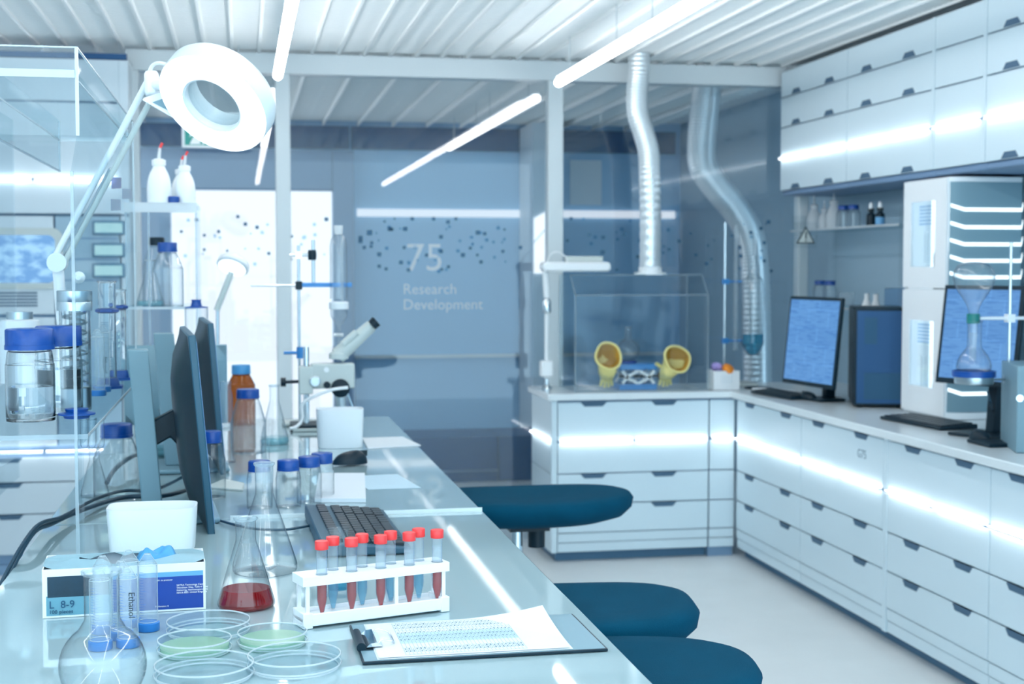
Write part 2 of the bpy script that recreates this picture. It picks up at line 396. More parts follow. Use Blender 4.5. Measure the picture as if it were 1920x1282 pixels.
# ---- glass partition: beam, posts, panes
struct(MB().box((-0.56, PY - 0.04, 2.49), (WX, PY + 0.06, 2.592)).build('trim_6', 'frame'))
for i, (a, b) in enumerate(((-0.575, -0.50), (0.18, 0.256), (1.616, 1.70), (3.04, 3.095))):
    struct(MB().box((a, PY - 0.035, 0), (b, PY + 0.045, 2.49)).build('trim_%d' % (7 + i), 'frame', bevel=0.004))
panes = []
for i, (a, b) in enumerate(((-0.50, 0.18), (0.256, 1.616), (1.70, 3.04))):
    w = MB().box((a + .001, PY - 0.004, 0.03), (b - .001, PY + 0.004, 2.489)).build('window_%d' % (i + 1), 'pane'); struct(w); panes.append(w)
random.seed(21)
def dots(pane, lst, name, m):
    b = MB()
    for (u, v, sz) in lst:
        p = aty(u, v, PY - 0.006); b.box((p.x - sz / 2, PY - 0.0065, p.z - sz / 2), (p.x + sz / 2, PY - 0.0045, p.z + sz / 2))
    if lst: b.build(name, m, pane)
D1 = [(446, 406, .016), (460, 420, .018), (482, 426, .018), (504, 475, .016), (547, 443, .014), (612, 411, .02), (340, 434, .014), (410, 434, .016), (383, 441, .014), (368, 412, .016), (426, 470, .012), (546, 486, .012), (383, 468, .014)]
D2 = [(731, 429, .022), (760, 429, .022), (732, 431, .01), (773, 410, .018), (813, 410, .018), (840, 416, .02), (855, 410, .016), (827, 444, .02), (735, 430, .016), (693, 436, .028), (676, 446, .022), (676, 452, .022), (683, 464, .018), (696, 462, .016), (697, 455, .016), (711, 477, .022), (752, 492, .02), (758, 464, .016), (711, 499, .018), (724, 504, .016), (766, 506, .018), (800, 478, .016), (827, 471, .02), (868, 478, .022), (882, 465, .016), (896, 436, .022), (909, 438, .018), (902, 491, .018), (841, 500, .016), (895, 478, .014), (943, 471, .016), (976, 464, .018), (828, 505, .014), (946, 430, .012), (721, 415, .012), (740, 410, .01)]
D3 = [(1071, 410, .018), (1105, 440, .016), (1131, 445, .02), (1170, 439, .022), (1130, 473, .022), (1064, 451, .014), (1196, 481, .018), (1142, 500, .02), (1157, 506, .016), (1274, 452, .02), (1255, 467, .016), (1325, 494, .02), (1295, 438, .014), (1387, 464, .02), (1408, 436, .018), (1441, 416, .022), (1427, 428, .018), (1433, 455, .018), (1433, 489, .018), (1389, 480, .02), (1446, 508, .016), (1372, 442, .016), (1428, 470, .012)]
dots(panes[0], D1, 'dot_pattern', 'dot'); dots(panes[1], D2, 'dot_pattern', 'dot'); dots(panes[2], D3, 'dot_pattern', 'dot')
def rd(n, u0, u1, s):
    r = random.Random(s); return [(r.uniform(u0, u1), r.triangular(404, 512, 430), r.choice((.010, .014, .018))) for _ in range(n)]
dots(panes[0], rd(22, 345, 610, 1), 'pale_dot_pattern', 'dot_pale'); dots(panes[1], rd(34, 680, 960, 2), 'pale_dot_pattern', 'dot_pale'); dots(panes[2], rd(26, 1070, 1440, 3), 'pale_dot_pattern', 'dot_pale')
p = aty(760, 507, PY); text('number_lettering', '75', 0.205, 'etch', panes[1], (p.x, PY - 0.006, p.z))
p = aty(755, 551, PY); text('title_lettering', 'Research', 0.078, 'etch', panes[1], (p.x, PY - 0.006, p.z))
p = aty(755, 580, PY); text('title_lettering', 'Development', 0.078, 'etch', panes[1], (p.x, PY - 0.006, p.z))

# ---- ceiling lamps
def lamp(x, y0, y1, label, zz=2.42, group='ceiling tube lamps', m='lamp_tube'):
    t = thing('ceiling_lamp', label, 'lamp', (x, (y0 + y1) / 2, zz), group=group)
    r = 0.022
    MB().lathe([(0.012, 0), (r, 0.012), (r, y1 - y0 - 0.012), (0.012, y1 - y0)], (x, y0, zz), 14, axis=Matrix.Rotation(-PI / 2, 3, 'X')).build('tube', m, t)
    MB().box((x - 0.017, y0 + 0.02, zz + r + 0.002), (x + 0.017, y1 - 0.02, zz + r + 0.007)).build('cover', 'frame', t)  # cover added to keep upward lamp light off the ceiling
    for yy in (y0 + 0.25, y1 - 0.25):
        MB().rod((x, yy, zz + 0.03), (x, yy, CZ + 0.07), 0.003, n=6).build('hanger', 'frame', t)
segs = ((5.60, 6.97), (4.18, 5.57), (2.1, 4.1), (0.1, 2.05), (-0.95, 0.05))
nm_ = ('end segment', 'second segment', 'third segment', 'fourth segment', 'last segment')
for x, side in ((0.183, 'left'), (1.57, 'right')):
    for (a, b), n_ in zip(segs, nm_):
        lamp(x, a, b, 'white ceiling tube lamp, %s from the glass wall, %s row' % (n_, side))
for (a, b), n_ in zip(segs[1:], nm_[1:]):  # lamp row added out of view for more light
    lamp(-1.3, a, b, 'added unseen ceiling tube lamp, %s from the glass wall, far left row' % n_)
for x, side in ((0.18, 'left'), (1.60, 'right')):  # emissive tubes behind the partition, in line with the front rows
    lamp(x, 7.62, 9.38, 'white glowing tube behind the glass wall, nearer segment of the %s row' % side, group='tube lamps of the back room', m='tube_rear')
    lamp(x, 9.42, 10.95, 'white glowing tube behind the glass wall, farther segment of the %s row' % side, group='tube lamps of the back room', m='tube_rear')

for x, side in ((-1.3, 'left of the daylit door'), (-2.0, 'nearest the left wall')):  # fill lamps added out of view to brighten the back room
    lamp(x, 8.3, 10.9, 'unseen tube lamp added to brighten the back room, %s' % side, group='tube lamps of the back room')
# ---- exit sign
t = thing('exit_sign', 'green emergency exit sign with running figure hanging behind the ring lamp', 'sign', (-0.115, 7.3, 2.1))
MB().box((-0.285, 7.295, 2.095), (0.06, 7.315, 2.275)).build('frame', 'white', t, bevel=0.003)
MB().box((-0.27, 7.292, 2.108), (0.045, 7.2945, 2.262)).build('face', 'exit_green', t)
MB().box((-0.245, 7.290, 2.112), (-0.175, 7.2919, 2.258)).build('doorway_symbol', 'ink_white', t)
rn = MB(); zz = 7.2885
def limb(a, b, w):
    a = Vector((a[0], zz, a[1])); b = Vector((b[0], zz, b[1])); d_ = (b - a).normalized(); n_ = Vector((-d_.z, 0, d_.x)) * w
    rn.prism([a + n_, a - n_, b - n_, b + n_], (0, 0.0013, 0))
limb((-0.21, 2.165), (-0.20, 2.215), .010); limb((-0.21, 2.165), (-0.235, 2.15), .006); limb((-0.235, 2.15), (-0.25, 2.12), .006)
limb((-0.205, 2.165), (-0.185, 2.14), .006); limb((-0.185, 2.14), (-0.19, 2.115), .006); limb((-0.20, 2.21), (-0.175, 2.19), .005); limb((-0.205, 2.21), (-0.232, 2.20), .005)
rn.lathe([(0.0001, 0), (0.011, 0), (0.011, 0.0013), (0.0001, 0.0013)], (-0.192, zz, 2.235), 14, axis=Matrix.Rotation(-PI / 2, 3, 'X'))
rn.build('running_figure', 'exit_green', t)
ar = MB().prism([(-0.10, zz, 2.175), (-0.02, zz, 2.175), (-0.02, zz, 2.155), (0.02, zz, 2.19), (-0.02, zz, 2.225), (-0.02, zz, 2.205), (-0.10, zz, 2.205)], (0, 0.0013, 0)); ar.build('arrow_symbol', 'ink_white', t)
for xx in (-0.23, 0.0): MB().rod((xx, 7.305, 2.27), (xx, 7.305, CZ + 0.07), 0.003, n=6).build('hanger', 'frame', t)

# ================================================================== CABINETS
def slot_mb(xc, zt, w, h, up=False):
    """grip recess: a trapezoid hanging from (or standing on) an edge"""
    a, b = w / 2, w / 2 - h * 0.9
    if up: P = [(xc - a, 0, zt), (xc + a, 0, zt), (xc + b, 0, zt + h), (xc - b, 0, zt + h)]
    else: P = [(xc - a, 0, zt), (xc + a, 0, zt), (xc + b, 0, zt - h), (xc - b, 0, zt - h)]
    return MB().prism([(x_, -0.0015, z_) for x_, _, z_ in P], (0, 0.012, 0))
def led_rail(x0, x1, zc, parent, y=0.0, world=False, proud=0.018):
    """slim rail standing proud of the fronts; its upper and lower faces carry the light strips"""
    MB().box((x0, y - proud, zc - 0.0035), (x1, y + 0.012, zc + 0.0035)).build('light_rail', 'panel_edge', parent, world=world)
    g = MB()
    n = max(1, round((x1 - x0) / 0.42)); w_ = (x1 - x0) / n
    for k in range(n):
        a, b = x0 + w_ * k + 0.008, x0 + w_ * (k + 1) - 0.008
        g.box((a, y - proud + 0.001, zc + 0.0036), (b, y - 0.001, zc + 0.0046)); g.box((a, y - proud + 0.001, zc - 0.0046), (b, y - 0.001, zc - 0.0036))
    g.build('light_strip', 'led', parent, world=world)
G = 0.003
def base_cabinet(loc, rz, w, label, depth=0.62, handles=(0.22, 0.78), pillar=0, group='base cabinets', led=True, pull=0.135):
    t = thing('base_cabinet', label, 'cabinet', loc, rz, group)
    MB().box((0, 0.021, 0.05), (w, depth, 0.826)).build('carcass', 'panel_edge', t, world=False)
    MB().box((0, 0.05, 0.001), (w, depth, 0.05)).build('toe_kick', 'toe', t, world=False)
    if pillar: MB().box((w - pillar, -0.001, 0.05), (w, 0.0205, 0.826)).build('end_post', 'panel', t, bevel=0.002, world=False)
    W = w - pillar
    for k, (z0, z1) in enumerate(((0.455, 0.815), (0.30, 0.449), (0.152, 0.294))):
        f = MB()
        if k == 0: f.box((G, 0, z0), (W - G, 0.02, 0.610)); f.box((G, 0, 0.622), (W - G, 0.02, z1))
        else: f.box((G, 0, z0), (W - G, 0.02, z1))
        dr = f.build('drawer', 'panel', t, bevel=0.0015, world=False)
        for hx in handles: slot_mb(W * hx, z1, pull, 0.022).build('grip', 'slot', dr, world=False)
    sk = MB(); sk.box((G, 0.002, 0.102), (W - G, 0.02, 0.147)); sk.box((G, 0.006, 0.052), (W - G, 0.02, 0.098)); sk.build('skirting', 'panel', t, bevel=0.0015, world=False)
    if led: led_rail(0.004, W - 0.004, 0.616, t)
    return t
def upper_cabinet(loc, rz, w, label, handles=(0.25, 0.75), pillar=0.0, depth=0.34, rows=((2.418, 2.555), (2.256, 2.412), (1.915, 2.25)), led=2.088, group='upper cabinets'):
    t = thing('upper_cabinet', label, 'cabinet', loc, rz, group)
    zb = loc[2]
    MB().box((0, 0.021, 1.913 - zb), (w, depth, 2.557 - zb)).build('carcass', 'panel_edge', t, world=False)
    MB().box((0, 0.012, 1.885 - zb), (w, depth, 1.912 - zb)).build('base_board', 'frame_dark', t, bevel=0.006, world=False)
    if pillar: MB().box((w - pillar, -0.001, 1.915 - zb), (w, 0.0205, 2.557 - zb)).build('end_post', 'panel', t, world=False)
    W = w - pillar
    for k, (z0, z1) in enumerate(rows):
        f = MB()
        if k == 2: f.box((G, 0, z0 - zb), (W - G, 0.02, led - 0.006 - zb)); f.box((G, 0, led + 0.006 - zb), (W - G, 0.02, z1 - zb))
        else: f.box((G, 0, z0 - zb), (W - G, 0.02, z1 - zb))
        dr = f.build('flap_door', 'panel', t, bevel=0.0015, world=False)
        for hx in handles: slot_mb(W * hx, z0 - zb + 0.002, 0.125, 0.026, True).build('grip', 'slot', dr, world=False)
    led_rail(0.004, W - 0.004, led - zb, t)
    return t
RZ = -PI / 2
base_cabinet((2.5, 6.90, 0), RZ, 0.85, 'white drawer cabinet in the right run, next to the inner corner', 0.74)
cb = base_cabinet((2.5, 6.05, 0), RZ, 0.88, 'white drawer cabinet in the right run marked G75 on its top drawer', 0.74, pillar=0.035, handles=(0.23, 0.75))
text('lettering', 'G75', 0.05, 'ink_grey', cb, (0.60, -0.0006, 0.715))
base_cabinet((2.5, 5.17, 0), RZ, 0.78, 'white drawer cabinet in the right run below the black keyboard', 0.74, handles=(0.27, 0.77))
base_cabinet((2.5, 4.39, 0), RZ, 0.82, 'white drawer cabinet in the right run nearest the camera, cut by the picture edge', 0.74)
sc = base_cabinet((1.56, 6.93, 0), 0, 0.80, 'white drawer cabinet under the clear glove box', 0.50, handles=(0.235, 0.70), group='base cabinets')
MB().box((-0.03, 0.0, 0.05), (-0.001, 0.03, 0.826)).build('end_post', 'panel', sc, bevel=0.002, world=False)
ep = MB(); ep.box((-0.03, 0.034, 0.05), (-0.002, 0.50, 0.30)); ep.box((-0.03, 0.034, 0.304), (-0.002, 0.50, 0.45)); ep.box((-0.03, 0.034, 0.455), (-0.002, 0.50, 0.61)); ep.box((-0.03, 0.034, 0.622), (-0.002, 0.50, 0.826))
ep.build('side_panel', 'panel', sc, world=False, bevel=0.001)
MB().box((-0.048, 0.02, 0.6125), (-0.02, 0.48, 0.6195)).build('light_rail', 'panel_edge', sc, world=False)
g = MB(); g.box((-0.047, 0.02, 0.6196), (-0.031, 0.48, 0.6206)); g.box((-0.047, 0.02, 0.6114), (-0.031, 0.48, 0.6124)); g.build('light_strip', 'led', sc, world=False)
ft = thing('corner_filler', 'narrow white panel between the glove box cabinet and the inner corner', 'panel', (2.43, 6.93, 0))
f = MB()
for (z0, z1) in ((0.622, 0.815), (0.455, 0.61), (0.30, 0.449), (0.152, 0.294), (0.102, 0.147), (0.052, 0.098)): f.box((2.365, 6.93, z0), (2.498, 6.95, z1))
f.build('panel', 'panel', ft, bevel=0.0015)
MB().box((2.365, 6.951, 0.0), (2.498, 6.99, 0.826)).build('backing', 'panel_edge', ft)
led_rail(2.368, 2.496, 0.616, ft, 6.93, True)
wt = MB().prism([(1.505, 6.895, 0.829), (2.462, 6.895, 0.829), (2.462, 3.55, 0.829), (3.248, 3.55, 0.829), (3.248, 7.41, 0.829), (1.505, 7.41, 0.829)], (0, 0, 0.033)).build('worktop', 'worktop', bevel=0.004)
tag(wt, 'pale laminate worktop running in an L over the white drawer cabinets', 'worktop')
U = (2.9, 0, 1.885)
upper_cabinet((2.9, 7.35, 1.885), RZ, 0.86, 'white wall cabinet nearest the glass partition, over the left monitor')
upper_cabinet((2.9, 6.49, 1.885), RZ, 0.885, 'white wall cabinet over the bottle shelf, second from the partition', pillar=0.025)
upper_cabinet((2.9, 5.605, 1.885), RZ, 0.425, 'narrow white wall cabinet without grips over the lit white tower', handles=(), pillar=0.025)
upper_cabinet((2.9, 5.18, 1.885), RZ, 0.84, 'white wall cabinet at the right picture edge', handles=(0.22, 0.78))

# ---- built-in wall unit on the left
LY = 7.15
t = thing('wall_unit', 'pale built-in wall unit with blue cell screen behind the clear rack at far left', 'cabinet', (-1.5, LY, 0))
c = MB(); c.box((-2.59, LY + 0.022, 0.05), (-0.58, PY - 0.01, 2.52)); c.box((-2.59, LY + 0.0, 0.001), (-0.58, PY - 0.01, 0.05)); c.build('carcass', 'panel_edge', t)
c = MB()
for (a, b) in ((-2.58, -1.57), (-1.565, -0.535)):
    c.box((a, LY, 2.30), (b, LY + 0.02, 2.50)); c.box((a, LY, 1.927), (b, LY + 0.02, 2.29)); c.box((a, LY, 1.757), (b, LY + 0.02, 1.915))
c.build('upper_panel', 'panel_dim', t, bevel=0.002)
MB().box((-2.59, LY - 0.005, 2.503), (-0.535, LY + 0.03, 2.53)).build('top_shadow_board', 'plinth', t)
MB().box((-2.59, LY - 0.003, 1.747), (-0.535, LY + 0.021, 1.755)).build('shelf_board', 'slot', t)
MB().box((-0.575, LY - 0.002, 0.05), (-0.53, LY + 0.3, 2.50)).build('end_post', 'panel_dim', t, bevel=0.003)
led_rail(-2.58, -0.58, 1.921, t, LY, True)
led_rail(-2.58, -0.54, 0.602, t, LY, True)
MB().box((-2.58, LY, 1.27), (-0.89, LY + 0.02, 1.745)).build('instrument_panel', 'panel_dim', t, bevel=0.002)
def rr(x0, x1, z0, z1, r, y, n=6):
    P = []
    for cx, cz, a0 in ((x1 - r, z1 - r, 0), (x0 + r, z1 - r, PI / 2), (x0 + r, z0 + r, PI), (x1 - r, z0 + r, 1.5 * PI)):
        for k in range(n + 1): a = a0 + PI / 2 * k / n; P.append((cx + r * math.cos(a), y, cz + r * math.sin(a)))
    return P
a = aty(-120, 440, LY); b = aty(105, 530, LY)
MB().prism(rr(a.x - 0.03, b.x + 0.035, b.z - 0.03, a.z + 0.035, 0.05, LY - 0.010), (0, 0.009, 0)).build('screen_frame', 'grey_light', t)
MB().prism(rr(a.x, b.x, b.z, a.z, 0.035, LY - 0.013), (0, 0.003, 0)).build('screen', 'screen_cell', t)
c = MB()
for k in range(5):
    z = aty(0, 549 + k * 6, LY).z; c.box((-1.3, LY - 0.004, z - 0.004), (aty(70, 549, LY).x, LY + 0.001, z + 0.003))
c.build('vent_grille', 'slot', t)
c = MB(); c.box((-2.58, LY, 0.63), (-0.89, LY + 0.02, 1.255)); c.build('lower_panel', 'panel_dim', t, bevel=0.002)
c = MB(); c.box((-0.88, LY, 0.63), (-0.58, LY + 0.02, 1.745)); c.build('control_column', 'wall', t, bevel=0.002)
for v in (428, 470, 508):
    a = aty(178, v - 10, LY); b = aty(230, v + 8, LY)
    q = MB().box((a.x - .012, LY - 0.012, b.z - .012), (b.x + .012, LY - 0.001, a.z + .012)).build('display_bezel', 'display_rim', t, bevel=0.006)
    MB().box((a.x, LY - 0.015, b.z), (b.x, LY - 0.0125, a.z)).build('display', 'display', q)
c = MB()
for v in (447, 486, 525): z = aty(200, v, LY).z; c.box((-0.87, LY - 0.003, z - 0.004), (-0.59, LY + 0.001, z + 0.004))
c.build('seam', 'panel_edge', t)
for (z0, z1) in ((0.455, 0.573), (0.30, 0.449), (0.10, 0.294)):
    for (x0, x1) in ((-2.58, -1.50), (-1.495, -0.58)):
        dr = MB().box((x0, LY, z0), (x1, LY + 0.02, z1)).build('drawer', 'panel_dim', t, bevel=0.0015)
        for hx in ((x0 + 0.22, x0 + 0.38) if x0 > -1.5 else (x0 + 0.3, x1 - 0.3)):
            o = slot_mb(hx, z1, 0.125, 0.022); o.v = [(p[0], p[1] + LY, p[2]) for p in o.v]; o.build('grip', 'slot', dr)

# ================================================================== DUCTS
def duct(name, pts, r, label, flange=None):
    t = thing(name, label, 'duct', pts[-1])
    P = [Vector(p) for p in pts]
    # length estimate for rib count
    L = sum((P[i + 1] - P[i]).length for i in range(len(P) - 1)); n = int(L / 0.012)
    b = MB()
    sm = max(6, int(n * 2 / (len(P) - 1)))
    cnt = sm * (len(P) - 1) + 1
    b.tube(P, [r * (1.0 if (i // 2) % 2 else 0.965) for i in range(cnt)], 24, sm)
    b.build('hose', 'foil', t, smooth=60)
    if flange: MB().lathe([(r * 1.05, 0), (r * 1.5, 0.0), (r * 1.5, 0.012), (r * 1.08, 0.016), (r * 1.08, 0.04), (r * 1.02, 0.042)], flange, 24).build('flange', 'white', t)
    return t
duct('extraction_duct', [(2.05, 7.17, CZ + 0.03), (2.045, 7.17, 2.50), (2.035, 7.17, 2.40), (2.04, 7.17, 2.30), (2.072, 7.17, 2.20), (2.10, 7.17, 2.10), (2.106, 7.17, 1.98), (2.112, 7.17, 1.75), (2.112, 7.17, 1.462)], 0.057, 'ribbed foil duct rising from the top of the clear glove box to the ceiling', (2.112, 7.17, 1.458))
duct('extraction_duct', [aty(1326, 150, 8.1), aty(1322, 200, 8.1), aty(1316, 260, 8.1), aty(1318, 310, 8.1), aty(1345, 352, 8.1), aty(1384, 400, 8.1), aty(1408, 450, 8.1), aty(1416, 520, 8.1), aty(1419, 620, 8.1), aty(1420, 720, 8.1), aty(1420, 900, 8.1)], 0.088, 'wide foil duct bending to the right behind the glass partition')
def atd(u, v, d): return CAM + ray(u, v) * d
TW = 0.862   # worktop surface
# ================================================================== VESSELS
def smooth_prof(pts, k=4):
    out = []
    P = [Vector((a, b, 0)) for a, b in pts]
    for i in range(len(P) - 1):
        p0 = P[max(i - 1, 0)]; p1 = P[i]; p2 = P[i + 1]; p3 = P[min(i + 2, len(P) - 1)]
        for j in range(k):
            t = j / k
            q = 0.5 * ((2 * p1) + (p2 - p0) * t + (2 * p0 - 5 * p1 + 4 * p2 - p3) * t * t + (3 * p1 - p0 - 3 * p2 + p3) * t ** 3)
            out.append((max(q.x, 0.0), q.y))
    out.append(pts[-1]); return out
def cut(prof, zmax, inset=0.92):
    """the part of a profile below a level, shrunk, closed by a flat surface"""
    out = []
    for i, (r, z) in enumerate(prof):
        if z <= zmax: out.append((r * inset, z + 0.0015 if z < 0.002 else z))
        else:
            r0, z0 = prof[i - 1]; t = (zmax - z0) / (z - z0); out.append(((r0 + (r - r0) * t) * inset, zmax)); break
    out.append((0.0001, zmax)); return out
def bottle(loc, r, h, label, cap='cap_blue', glass='glass', neck=0.55, capfrac=0.2, liquid=None, fill=0.5, shoulder=0.6, group=None, name='reagent_bottle', cat='bottle', capr=1.22, n=36):
    t = thing(name, label, cat, loc, group=group)
    rn = r * neck; hb = h * (1 - capfrac * 0.75)
    prof = [(0.0001, 0.003), (r * 0.8, 0.002), (r * 0.94, 0.0), (r, h * 0.03), (r, h * shoulder), (r * 0.97, h * (shoulder + 0.05)), (rn * 1.25, hb - h * 0.08), (rn, hb - h * 0.045), (rn, hb)]
    pr = smooth_prof(prof, 3)
    if glass == 'glass_real':
        w_ = .0028; inn = [(max(a - w_, .0001), min(max(b, .004), h)) for a, b in pr[1:]]; inn[0] = (.0001, .0045)
        MB().lathe(pr + [(rn - w_, hb)] + inn[::-1], n=n).build('bottle_body', glass, t, smooth=60, world=False)
    else: MB().open().lathe(pr, n=n).build('bottle_body', glass, t, smooth=60, world=False)
    if cap:
        rc = rn * capr; z0 = h * (1 - capfrac)
        MB().lathe([(rc * 1.03, z0), (rc * 1.03, z0 + h * capfrac * 0.22)], n=32).lathe([(rc, z0 + h * capfrac * 0.22), (rc, h * 0.985), (rc * 0.93, h)], n=72, rib=-0.03).build('cap', cap, t, smooth=50, world=False)
        MB().open().lathe([(rn * 1.16, z0 - h * 0.03), (rn * 1.2, z0 - h * 0.015), (rn * 1.16, z0 - 0.002)], n=n).build('pouring_ring', glass, t, world=False)
    if liquid: MB().lathe(cut(pr, h * fill), n=n).build('liquid', liquid, t, smooth=60, world=False)
    return t
def erlenmeyer(loc, r, h, label, rn=None, liquid=None, fill=0.2, glass='glass', frost=False, group='conical flasks'):
    t = thing('conical_flask', label, 'flask', loc, group=group)
    rn = rn or r * 0.36
    prof = smooth_prof([(0.0001, 0.002), (r * 0.85, 0.001), (r * 0.97, h * 0.012), (r, h * 0.05), (r * 0.93, h * 0.14), (rn * 1.25, h * 0.66), (rn, h * 0.75), (rn, h * 0.9), (rn * 1.0, h * 0.97)], 4)
    b = MB().open().lathe(prof, n=44); b.build('flask_body', glass, t, smooth=60, world=False)
    if frost: MB().open().lathe([(rn * 1.03, h * 0.82), (rn * 1.03, h)], n=32).build('ground_joint', 'frost', t, world=False)
    MB().open().lathe([(rn, h * 0.965), (rn * 1.22, h * 0.985), (rn * 1.2, h), (rn * 0.98, h * 0.99)], n=32).build('rim', 'acrylic_side', t, smooth=60, world=False)
    if liquid: MB().lathe(cut(prof, h * fill, 0.95), n=44).build('liquid', liquid, t, smooth=60, world=False)
    return t
def roundflask(loc, r, h, label, rn=None, liquid=None, fill=0.2, glass='glass', flat=True, cat='flask', group='round flasks'):
    t = thing('florence_flask', label, cat, loc, group=group)
    rn = rn or r * 0.34
    prof = [(0.0001, 0.001), (r * 0.5, 0.0)] if flat else [(0.0001, 0)]
    for k in range(1, 12):
        a = -PI / 2 + (0.52 if flat else 0.2) + k / 12 * (PI - 0.92)
        prof.append((max(r * math.cos(a), rn), r * (0.88 if flat else 1.0) + r * math.sin(a)))
    zt = prof[-1][1]
    prof += [(rn, zt + r * 0.25), (rn, h)]
    b = MB().open().lathe(prof, n=48); b.build('flask_body', glass, t, smooth=70, world=False)
    MB().open().lathe([(rn, h - 0.004), (rn * 1.14, h - 0.002), (rn * 1.16, h + 0.002), (rn, h + 0.001)], n=40).build('rim', 'acrylic_side', t, smooth=60, world=False)
    if liquid: MB().lathe(cut(prof, h * fill, 0.97), n=48).build('liquid', liquid, t, smooth=70, world=False)
    return t
def cylinder_glass(name, loc, r, h, label, cat, base='cap_blue', collar=None, glass='glass', ticks=True, inverted=False, group=None):
    t = thing(name, label, cat, loc, group=group)
    if glass == 'glass_real': MB().lathe([(0.0001, 0.010), (r, 0.010), (r, h - 0.006), (r * 1.14, h - .003), (r * 1.1, h), (r * .88, h - .002), (r * .86, h - .01), (r * .86, .014), (.0001, .014)], n=40).build('glass_tube', glass, t, smooth=40, world=False)
    else: MB().open().lathe([(0.0001, 0.012), (r, 0.012), (r, h - 0.004), (r * 1.12, h)], n=32).build('glass_tube', glass, t, smooth=60, world=False)
    if base:
        P = [(r * 1.9 * math.cos(PI / 6 + k * PI / 3), r * 1.9 * math.sin(PI / 6 + k * PI / 3), 0) for k in range(6)]
        MB().prism(P, (0, 0, 0.007)).lathe([(r * 1.35, 0.007), (r * 1.2, 0.022), (r * 1.08, 0.026)], n=24).build('foot', base, t, world=False)
    if collar: MB().lathe([(r * 1.05, h * collar), (r * 1.35, h * collar + 0.003), (r * 1.35, h * collar + 0.009), (r * 1.05, h * collar + 0.012)], n=6).build('collar', 'cap_blue', t, world=False)
    if ticks:
        b = MB(); k = 0; z = h * 0.12
        while z < h * (collar or 0.9) - 0.02:
            w = 0.9 if k % 5 == 0 else 0.5
            for i in range(5):
                a0 = -PI / 2 - w + 2 * w * i / 5 - 0.25; a1 = a0 + 2 * w / 5
                b.add([(r * 1.01 * math.cos(a0), r * 1.01 * math.sin(a0), z), (r * 1.01 * math.cos(a1), r * 1.01 * math.sin(a1), z), (r * 1.01 * math.cos(a1), r * 1.01 * math.sin(a1), z + .0009), (r * 1.01 * math.cos(a0), r * 1.01 * math.sin(a0), z + .0009)], [(0, 1, 2, 3)])
            z += 0.0045; k += 1
        b.build('graduation', 'ink', t, world=False)
    return t

# ================================================================== RIGHT COUNTER
# ---- glove box (clear hood)
hb = thing('glove_box', 'clear acrylic glove box with sloped top standing on the short counter', 'glove box', (2.0, 7.15, TW))
x0, x1, y0, y1 = 1.665, 2.37, 6.985, 7.34
zt = 1.355; zc = 1.458; ys = 7.10
th = 0.006
def sheet(P, off): return MB().prism(P, off)
c = MB()
for cx in (1.85, 2.21): pass
c.box((x0, y0, TW + .001), (x1, y0 + th, zt)); c.box((x0, y1 - th, TW + .001), (x1, y1, zc))
c.prism([(x0, y0 + th, TW + .001), (x0, y1 - th, TW + .001), (x0, y1 - th, zc), (x0, ys, zc), (x0, y0 + th, zt)], (th, 0, 0))
c.prism([(x1 - th, y0 + th, TW + .001), (x1 - th, y1 - th, TW + .001), (x1 - th, y1 - th, zc), (x1 - th, ys, zc), (x1 - th, y0 + th, zt)], (th, 0, 0))
c.prism([(x0, y0, zt), (x1, y0, zt), (x1, ys, zc), (x0, ys, zc)], (0, 0.002, 0.004))
c.box((x0, ys, zc - 0.0), (x1, y1, zc + .005))
c.build('clear_shell', 'acrylic', hb)
e = MB(); q = 0.005
for a, b in (((x0, y0, TW), (x0, y0, zt)), ((x1, y0, TW), (x1, y0, zt)), ((x0, y0, zt), (x1, y0, zt)), ((x0, y0, zt), (x0, ys, zc)), ((x1, y0, zt), (x1, ys, zc)), ((x0, ys, zc), (x1, ys, zc)), ((x0, y0, TW + .004), (x1, y0, TW + .004)), ((x0, y1, TW), (x0, y1, zc)), ((x1, y1, TW), (x1, y1, zc))):
    e.rod(a, b, q * 0.7, n=6)
e.build('glued_edge', 'acrylic_side', hb)
